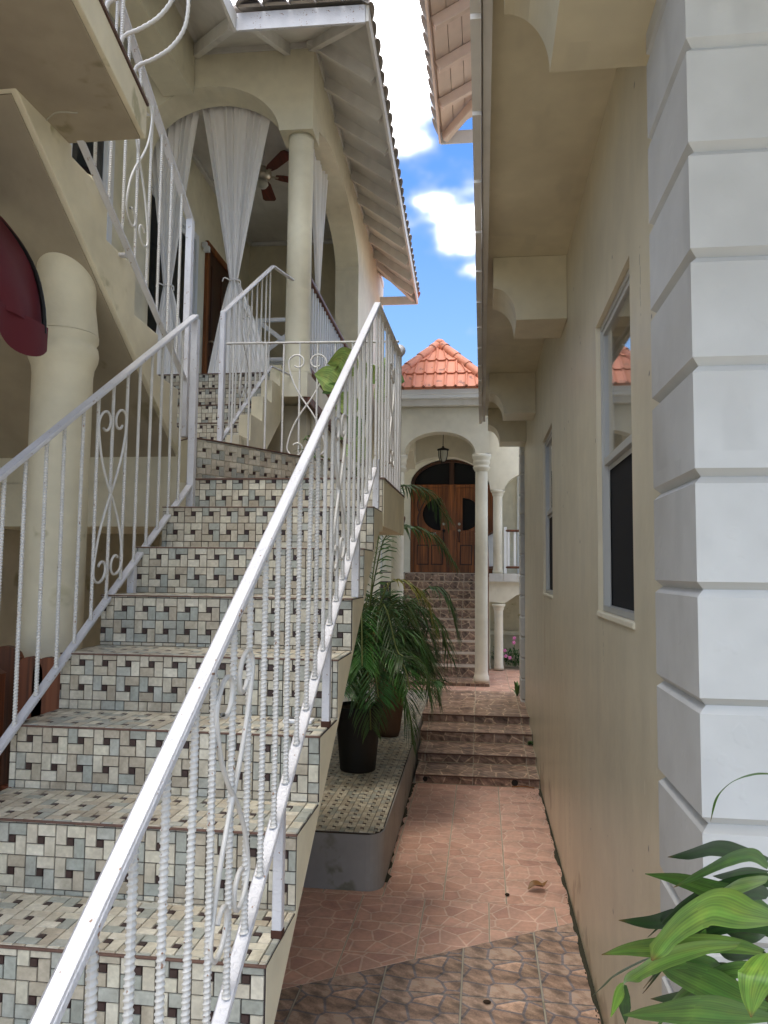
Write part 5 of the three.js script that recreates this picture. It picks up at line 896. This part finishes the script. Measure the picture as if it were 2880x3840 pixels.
{
  const mk = (bx, by, bz, sd, n, hmin, hmax, reach) => { seed(sd); const out = []; for (let i = 0; i < n; i++) { const a = i * 2.399 + rr(-0.3, 0.3), q = rr(0.55, 1) * reach, h = rr(hmin, hmax), k = q * 0.25; out.push({ pts: [[bx + rr(-0.04, 0.04), by, bz + rr(-0.04, 0.04)], [bx + Math.cos(a) * k, by + h * 0.65, bz + Math.sin(a) * k], [bx + Math.cos(a) * q * 0.62, by + h, bz + Math.sin(a) * q * 0.62], [bx + Math.cos(a) * q, by + h * rr(0.55, 0.85), bz + Math.sin(a) * q], [bx + Math.cos(a) * q * 1.12, by + h * rr(0.3, 0.6), bz + Math.sin(a) * q * 1.12]], n: 44, len: rr(0.19, 0.28), w: 0.0048, droop: rr(0.25, 0.8), c0: GREEN.map(v => v * rr(0.7, 1.3)), c1: GREEN2.map(v => v * rr(0.7, 1.4)) }); } return out; };
  const f1 = mk(-0.90, 0.73, -5.66, 61, 27, 0.34, 0.88, 0.56);
  // fronds that arch out over the steps
  f1.push({ pts: [[-0.88, 0.74, -5.66], [-0.80, 1.9, -5.8], [-0.70, 2.40, -6.0], [-0.45, 2.40, -6.15], [-0.27, 2.16, -6.25]], n: 44, len: 0.21, w: 0.0072, droop: 0.95, c1: [0.10, 0.2, 0.05] });
  f1.push({ pts: [[-0.88, 0.74, -5.66], [-0.82, 1.65, -5.8], [-0.70, 2.08, -5.95], [-0.42, 2.06, -6.05], [-0.21, 1.80, -6.1]], n: 44, len: 0.22, w: 0.0072, droop: 0.95, c1: [0.10, 0.2, 0.05] });
  f1.push({ pts: [[-0.88, 0.74, -5.66], [-0.78, 1.2, -5.75], [-0.60, 1.50, -5.8], [-0.36, 1.42, -5.85], [-0.24, 1.10, -5.9]], n: 36, len: 0.26, droop: 1.2 });
  f1.push({ pts: [[-0.88, 0.74, -5.66], [-0.74, 1.15, -5.6], [-0.55, 1.32, -5.6], [-0.42, 1.12, -5.6], [-0.37, 0.82, -5.6]], n: 36, len: 0.26, droop: 1.0 });
  f1.push({ pts: [[-0.86, 0.74, -5.6], [-0.72, 0.98, -5.45], [-0.58, 0.98, -5.4], [-0.50, 0.78, -5.38], [-0.47, 0.56, -5.38]], n: 32, len: 0.22, droop: 1.0 });
  f1.push({ pts: [[-0.88, 0.74, -5.66], [-0.80, 1.3, -5.7], [-0.66, 1.68, -5.7], [-0.46, 1.60, -5.75], [-0.33, 1.30, -5.75]], n: 34, len: 0.24, droop: 1.0, c0: [0.05, 0.11, 0.02], c1: YEL });
  f1.push({ pts: [[-0.90, 0.74, -5.66], [-0.84, 1.2, -5.5], [-0.78, 0.95, -5.36], [-0.76, 0.66, -5.33]], n: 30, len: 0.2, droop: 0.9 });
  palm('dense feathery green palm in the black pot drooping over the low steps', null, f1, 62);
  const f2 = mk(-0.815, 0.80, -6.85, 63, 18, 0.25, 0.75, 0.5);
  f2.push({ pts: [[-0.80, 0.8, -6.85], [-0.65, 1.35, -6.85], [-0.45, 1.62, -6.85], [-0.30, 1.50, -6.85], [-0.21, 1.18, -6.85]], n: 36, len: 0.27, droop: 1.2 });
  f2.push({ pts: [[-0.80, 0.8, -6.85], [-0.68, 1.1, -6.8], [-0.52, 1.12, -6.75], [-0.42, 0.9, -6.7], [-0.36, 0.6, -6.7]], n: 36, len: 0.24, droop: 1.0 });
  palm('smaller green palm in the brown pot behind the black pot', null, f2, 64);
}
// broad heart shaped leaves climbing behind the landing rail
{
  const o = thing('philodendron', 'light green broad leaved climber behind the landing railing', 'climbing plant'); seed(8);
  const LG = [[0.42, 0.56, 0.16], [0.50, 0.64, 0.22], [0.40, 0.54, 0.15]], DG = [[0.14, 0.28, 0.06], [0.17, 0.33, 0.07], [0.13, 0.26, 0.05]];
  const heart = [0.03, 0.10, 0.13, 0.135, 0.12, 0.095, 0.055, 0.0];
  const lf = (a, b, c, s, col, side) => part('leaf', ribbon([a, b, c], heart.map(v => v * s), col, 16, { fold: 0.32, side: side ? V(...side) : null }), M.broad, o, true);
  lf([-0.81, 2.79, -4.26], [-0.875, 2.845, -4.23], [-0.945, 2.86, -4.2], 0.56, LG, [0.2, 1, 0.1]);
  lf([-0.735, 2.85, -4.24], [-0.79, 2.94, -4.18], [-0.86, 2.90, -4.14], 0.58, LG, [0.6, 0.8, 0.2]);
  lf([-0.80, 2.765, -4.27], [-0.85, 2.785, -4.25], [-0.905, 2.755, -4.23], 0.28, DG, [0.1, 1, 0.15]);
  lf([-0.62, 2.74, -4.36], [-0.56, 2.80, -4.32], [-0.50, 2.72, -4.28], 0.60, LG, [0.2, 1, 0.1]);
  lf([-0.72, 2.68, -4.36], [-0.80, 2.72, -4.32], [-0.90, 2.69, -4.28], 0.5, LG, [0.1, 1, 0.1]);
  lf([-0.60, 2.80, -4.36], [-0.53, 2.86, -4.33], [-0.44, 2.83, -4.30], 0.5, DG, [0.2, 1, 0.1]);
  lf([-0.64, 2.84, -4.36], [-0.60, 2.94, -4.34], [-0.53, 2.98, -4.30], 0.55, LG, [0.7, 0.7, 0.1]);
  lf([-0.68, 2.55, -4.36], [-0.76, 2.58, -4.34], [-0.82, 2.50, -4.32], 0.5, DG, [0.2, 1, 0.1]);
  lf([-0.70, 2.38, -4.40], [-0.74, 2.50, -4.36], [-0.79, 2.40, -4.33], 0.5, LG, [0.8, 0.6, 0.1]);
  for (const [dx, dy] of [[-0.10, 0.06], [-0.13, 0.0], [-0.07, 0.08], [-0.12, -0.05], [-0.04, -0.08]]) part('leaf', ribbon([[-0.95, 2.42, -4.30], [-0.95 + dx * 0.6, 2.44 + dy, -4.27], [-0.95 + dx, 2.42 + dy * 0.6, -4.25]], [0.004, 0.016, 0.012, 0], DG, 8, {}), M.broad, o, true);
  part('stem', tube([[-1.35, 0.31, -4.75], [-1.3, 1.4, -4.7], [-1.0, 2.05, -4.55], [-0.72, 2.35, -4.42], [-0.69, 2.6, -4.38], [-0.66, 2.84, -4.36]], 0.011, 30, 6), M.stem, o); part('stem', tube([[-0.72, 2.3, -4.42], [-0.85, 2.38, -4.36], [-0.96, 2.42, -4.3]], 0.006, 12, 5), M.stem, o);
}
// foreground plant with wide strap leaves, rooted at the foot of the white quoins
{
  const o = thing('strap_leaf_plant', 'glossy broad strap leaved plant in the lower right foreground', 'plant'); seed(21);
  const LT = [[0.22, 0.36, 0.06], [0.28, 0.46, 0.08], [0.21, 0.37, 0.06]], MD = [[0.12, 0.24, 0.04], [0.14, 0.29, 0.05], [0.10, 0.21, 0.035]], DK = [[0.03, 0.09, 0.018], [0.04, 0.115, 0.02], [0.03, 0.085, 0.018]];
  const W = [0.0045, 0.0097, 0.0147, 0.0172, 0.0170, 0.0132, 0.0075, 0.0006];
  const tipped = c => [c[0], c[1], c[1], c[1], c[1], c[1], c[1], c[2] || c[1], c[2] || c[1], c[2] || c[1], c[2] || c[1], c[2] || c[1], rnd() < 0.7 ? [0.20, 0.10, 0.03] : (c[2] || c[1])];
  const lf = (pts, s, col, side, fold) => part('leaf', ribbon(pts, W.map(v => v * s * rr(0.92, 1.08)), tipped(col), 40, { fold: fold ?? 0.22, side: V(...side) }), M.broad, o, true);
  lf([[0.482, 1.268, -1.420], [0.423, 1.297, -1.360], [0.361, 1.324, -1.300], [0.313, 1.326, -1.260], [0.277, 1.325, -1.240]], 1.00, DK, [0, 0.8, 0.6]);
  lf([[0.434, 1.305, -1.280], [0.391, 1.342, -1.220], [0.348, 1.349, -1.180], [0.302, 1.338, -1.150], [0.262, 1.319, -1.140]], 0.85, MD, [0.3, 0.9, 0.3]);
  lf([[0.459, 1.212, -1.360], [0.401, 1.254, -1.300], [0.347, 1.276, -1.260], [0.290, 1.295, -1.240], [0.240, 1.306, -1.220]], 0.95, MD, [0, 0.9, 0.4]);
  lf([[0.406, 1.315, -1.200], [0.370, 1.325, -1.160], [0.339, 1.326, -1.140], [0.313, 1.322, -1.120], [0.299, 1.321, -1.110]], 1.35, LT, [0.2, 0.8, 0.6]);
  lf([[0.387, 1.293, -1.120], [0.329, 1.323, -1.060], [0.282, 1.343, -1.030], [0.246, 1.327, -1.020], [0.222, 1.301, -1.020], [0.209, 1.271, -1.030]], 1.75, LT, [0.25, 0.9, 0.3]);
  lf([[0.434, 1.167, -1.400], [0.368, 1.193, -1.340], [0.296, 1.222, -1.280], [0.247, 1.230, -1.240], [0.201, 1.237, -1.220]], 0.95, DK, [0, 0.9, 0.3]);
  lf([[0.410, 1.197, -1.240], [0.355, 1.222, -1.200], [0.293, 1.239, -1.160], [0.229, 1.244, -1.130], [0.194, 1.243, -1.120], [0.160, 1.237, -1.110]], 1.15, LT, [0.0, 0.9, 0.4]);
  lf([[0.345, 1.249, -1.140], [0.286, 1.260, -1.100], [0.229, 1.257, -1.070], [0.198, 1.243, -1.060], [0.179, 1.225, -1.060], [0.163, 1.184, -1.060]], 1.45, LT, [0.45, 0.8, 0.3]);
  lf([[0.342, 1.183, -1.200], [0.306, 1.218, -1.150], [0.266, 1.233, -1.120], [0.223, 1.230, -1.100], [0.192, 1.218, -1.090]], 0.80, MD, [0.2, 0.9, 0.3]);
  lf([[0.267, 1.164, -1.280], [0.222, 1.165, -1.240], [0.191, 1.157, -1.220], [0.170, 1.148, -1.200], [0.157, 1.141, -1.190]], 0.70, DK, [0.5, 0.7, 0.4]);
  lf([[0.402, 1.140, -1.200], [0.352, 1.167, -1.170], [0.295, 1.201, -1.140], [0.255, 1.218, -1.130], [0.229, 1.226, -1.130]], 1.25, MD, [-0.3, 0.9, 0.3]);
  lf([[0.435, 1.096, -1.300], [0.371, 1.123, -1.260], [0.307, 1.139, -1.220], [0.267, 1.143, -1.200], [0.239, 1.144, -1.190]], 0.85, DK, [0, 0.9, 0.4]);
  lf([[0.390, 1.147, -1.160], [0.323, 1.181, -1.100], [0.266, 1.204, -1.060], [0.218, 1.201, -1.050], [0.177, 1.193, -1.050]], 1.40, MD, [0, 0.9, 0.4]);
  lf([[0.447, 1.274, -1.080], [0.347, 1.294, -1.020], [0.331, 1.292, -1.000], [0.315, 1.283, -0.980], [0.310, 1.261, -0.980], [0.309, 1.239, -0.980]], 1.20, LT, [0.9, 0.2, 0.4]);
  lf([[0.508, 1.404, -1.450], [0.463, 1.410, -1.420], [0.414, 1.405, -1.380], [0.384, 1.385, -1.360], [0.370, 1.347, -1.350]], 0.38, MD, [0.4, 0.6, 0.6]);
  lf([[0.481, 1.248, -1.420], [0.430, 1.262, -1.380], [0.395, 1.261, -1.360], [0.369, 1.265, -1.340]], 0.70, DK, [0, 0.8, 0.6]);
  lf([[0.421, 1.141, -1.260], [0.391, 1.178, -1.220], [0.362, 1.183, -1.200], [0.334, 1.179, -1.180]], 0.50, [[0.16, 0.08, 0.04], [0.2, 0.12, 0.07]], [0.2, 0.8, 0.5]);
  lf([[0.437, 1.104, -1.300], [0.394, 1.128, -1.260], [0.359, 1.157, -1.220], [0.345, 1.194, -1.200], [0.321, 1.193, -1.200]], 0.50, DK, [0.3, 0.7, 0.5]);
  lf([[0.314, 1.247, -1.200], [0.314, 1.238, -1.200], [0.313, 1.226, -1.200]], 0.35, MD, [0.9, 0.1, 0.3]);
  lf([[0.185, 1.215, -1.080], [0.184, 1.191, -1.080], [0.185, 1.166, -1.080]], 0.45, DK, [0.9, 0.1, 0.3]);
  lf([[0.439, 1.253, -1.300], [0.413, 1.270, -1.270], [0.389, 1.275, -1.250], [0.364, 1.263, -1.240]], 1.00, DK, [0, 0.8, 0.6]);
  lf([[0.438, 1.200, -1.300], [0.412, 1.208, -1.270], [0.379, 1.220, -1.250], [0.349, 1.228, -1.240]], 1.00, DK, [0, 0.8, 0.6]);
  lf([[0.450, 1.129, -1.340], [0.417, 1.167, -1.300], [0.375, 1.178, -1.270], [0.343, 1.202, -1.250]], 0.90, DK, [0.2, 0.8, 0.6]);
  for (const [dx, dy, dz, a, s, c] of [[0.03, -0.05, -0.10, 0.1, 0.9, DK], [0.05, 0.02, -0.16, -0.25, 0.8, DK], [0.02, -0.12, -0.06, 0.35, 0.95, MD], [0.06, -0.16, -0.12, -0.1, 1.0, DK], [0.00, -0.20, -0.02, 0.2, 1.1, MD], [0.05, -0.09, -0.20, 0.05, 0.8, DK]]) lf([[0.48 + dx, 1.20 + dy, -1.15 + dz], [0.42 + dx, 1.27 + dy + a * 0.05, -1.13 + dz], [0.34 + dx, 1.29 + dy + a * 0.1, -1.11 + dz], [0.26 + dx, 1.26 + dy + a * 0.1, -1.10 + dz], [0.20 + dx, 1.19 + dy + a * 0.05, -1.10 + dz]], s, c, [0.1, 0.9, 0.35]);
  for (const [x, z] of [[0.50, -1.22], [0.44, -1.30], [0.54, -1.12]]) part('stem', tube([[x + 0.05, -0.02, z - 0.05], [x + 0.04, 0.5, z - 0.03], [x + 0.02, 0.9, z], [x, 1.16, z]], 0.014, 30, 8), M.stem, o);
}
// garden bed plants by the far lower column
{
  const o = thing('garden_bed', 'small gravel garden bed by the far lower column', 'garden bed'); part('bed', box(0.13, 3, 0.30, 0.335, -13.0, -11.66), M.gravel, o);
  const p = thing('spiky_plant', 'dark green and purple spiky plant in the garden bed', 'plant'); seed(17);
  for (let i = 0; i < 26; i++) { const a = rr(0, 6.28), L = rr(0.22, 0.36), e = rr(0.35, 1.2); const purple = i % 3 === 0; part('leaf', ribbon([[0.25, 0.36, -11.75], [0.25 + Math.cos(a) * L * 0.5 * Math.cos(e), 0.36 + L * 0.65 * Math.sin(e) + 0.05, -11.75 + Math.sin(a) * L * 0.5 * Math.cos(e)], [0.25 + Math.cos(a) * L * Math.cos(e) * 1.1, 0.36 + L * Math.sin(e), -11.75 + Math.sin(a) * L * Math.cos(e)]], [0.014, 0.02, 0.014, 0], purple ? [[0.06, 0.015, 0.03], [0.09, 0.02, 0.04]] : [[0.03, 0.08, 0.02], [0.07, 0.16, 0.05]], 8, {}), M.leaf, p); }
  const b = thing('flower_bush', 'low bush with small pink flowers in the garden bed', 'bush'); const geos = [];
  for (let i = 0; i < 420; i++) { const q = V(0.46 + rr(-0.13, 0.16), 0.36 + rr(0, 0.24), -11.72 + rr(-0.12, 0.12)), d = V(rr(-1, 1), rr(-0.2, 1), rr(-1, 1)).normalize().multiplyScalar(0.03); geos.push(ribbon([q, q.clone().add(d), q.clone().addScaledVector(d, 2)], [0.002, 0.012, 0.009, 0], [[0.03, 0.1, 0.02], [0.05, 0.16, 0.03]], 2, {})); }
  part('foliage', geos, M.leaf, b);
  for (const [x, y, z] of [[0.33, 0.60, -11.62], [0.40, 0.50, -11.58], [0.47, 0.78, -11.66], [0.46, 0.72, -11.6], [0.34, 0.52, -11.6]]) { const gs = []; for (let k = 0; k < 5; k++) { const a = k * 1.257, g = new THREE.SphereGeometry(0.013, 8, 6); g.scale(1, 1, 0.3); g.translate(x + Math.cos(a) * 0.015, y + Math.sin(a) * 0.015, z); gs.push(g); } part('flower', gs, M.pink, b); }
  part('twig', tube([[0.45, 0.5, -11.7], [0.47, 0.65, -11.68], [0.47, 0.8, -11.66]], 0.004, 8, 5), M.stem, b);
  const wd = thing('weed', 'small green weed at the foot of the far quoins', 'weed'); for (let i = 0; i < 9; i++) { const a = rr(0, 6.28), L = rr(0.08, 0.2); part('leaf', ribbon([[0.40, 0.325, -9.15], [0.40 + Math.cos(a) * 0.04, 0.325 + L * 0.7, -9.15 + Math.sin(a) * 0.04], [0.40 + Math.cos(a) * 0.09, 0.325 + L, -9.15 + Math.sin(a) * 0.08]], [0.006, 0.02, 0.016, 0], [[0.05, 0.12, 0.02], [0.08, 0.2, 0.03]], 6, {}), M.leaf, wd); }
  const w2 = thing('weed', 'tiny green weed between the low steps and the tan wall', 'weed'); for (let i = 0; i < 26; i++) { const q = V(0.45 + rr(-0.03, 0.012), 0.15 + rr(0, 0.03), -7.43 + rr(0, 0.05)); part('leaf', ribbon([q, q.clone().add(V(rr(-.02, .02), 0.012, rr(-.02, .02))), q.clone().add(V(rr(-.03, .03), 0.012, rr(-.03, .03)))], [0.002, 0.008, 0.006, 0], [[0.04, 0.11, 0.02], [0.06, 0.16, 0.03]], 3, {}), M.leaf, w2); }
}
// dead leaf and bits on the terracotta tiles
{
  const o = thing('dry_leaf', 'curled brown dry leaf on the terracotta tiles near the tan wall', 'leaf'); part('blade', ribbon([[0.25, 0.012, -4.44], [0.29, 0.03, -4.455], [0.335, 0.022, -4.47], [0.36, 0.055, -4.475]], [0.004, 0.03, 0.034, 0.018, 0.002], [[0.20, 0.10, 0.035], [0.32, 0.17, 0.06]], 14, { fold: 0.8 }), M.leaf, o);
  const p = thing('pebble', 'small dark pebble on the terracotta tiles', 'pebble'); const g = new THREE.IcosahedronGeometry(0.011, 1); g.scale(1.2, 0.7, 1); g.translate(0.135, 0.008, -4.37); part('stone', g, M.soil, p);
  const q = thing('seed_pod', 'small brown seed on the slate tile floor', 'seed'); const h = new THREE.IcosahedronGeometry(0.012, 1); h.scale(1.4, 0.6, 0.9); h.translate(0.02, 0.008, -3.30); part('stone', h, M.soil, q);
  const s = thing('dry_twig', 'pale twig lying at the foot of the low steps', 'twig'); part('stick', tube([[0.24, 0.01, -6.50], [0.32, 0.02, -6.49], [0.42, 0.008, -6.5]], 0.005, 10, 5), M.dryLeaf, s);
}
{
  const o = thing('folded_packet', 'small white and black packet left on a mosaic step', 'packet'); part('packet', rbox(-0.60, -0.51, R * 7, R * 7 + 0.012, -2.36, -2.31, 0.004), M.pvc, o); part('strip', box(-0.585, -0.53, R * 7 + 0.0121, R * 7 + 0.0135, -2.345, -2.325), M.screen, o);
}
renderer.render(scene, camera);
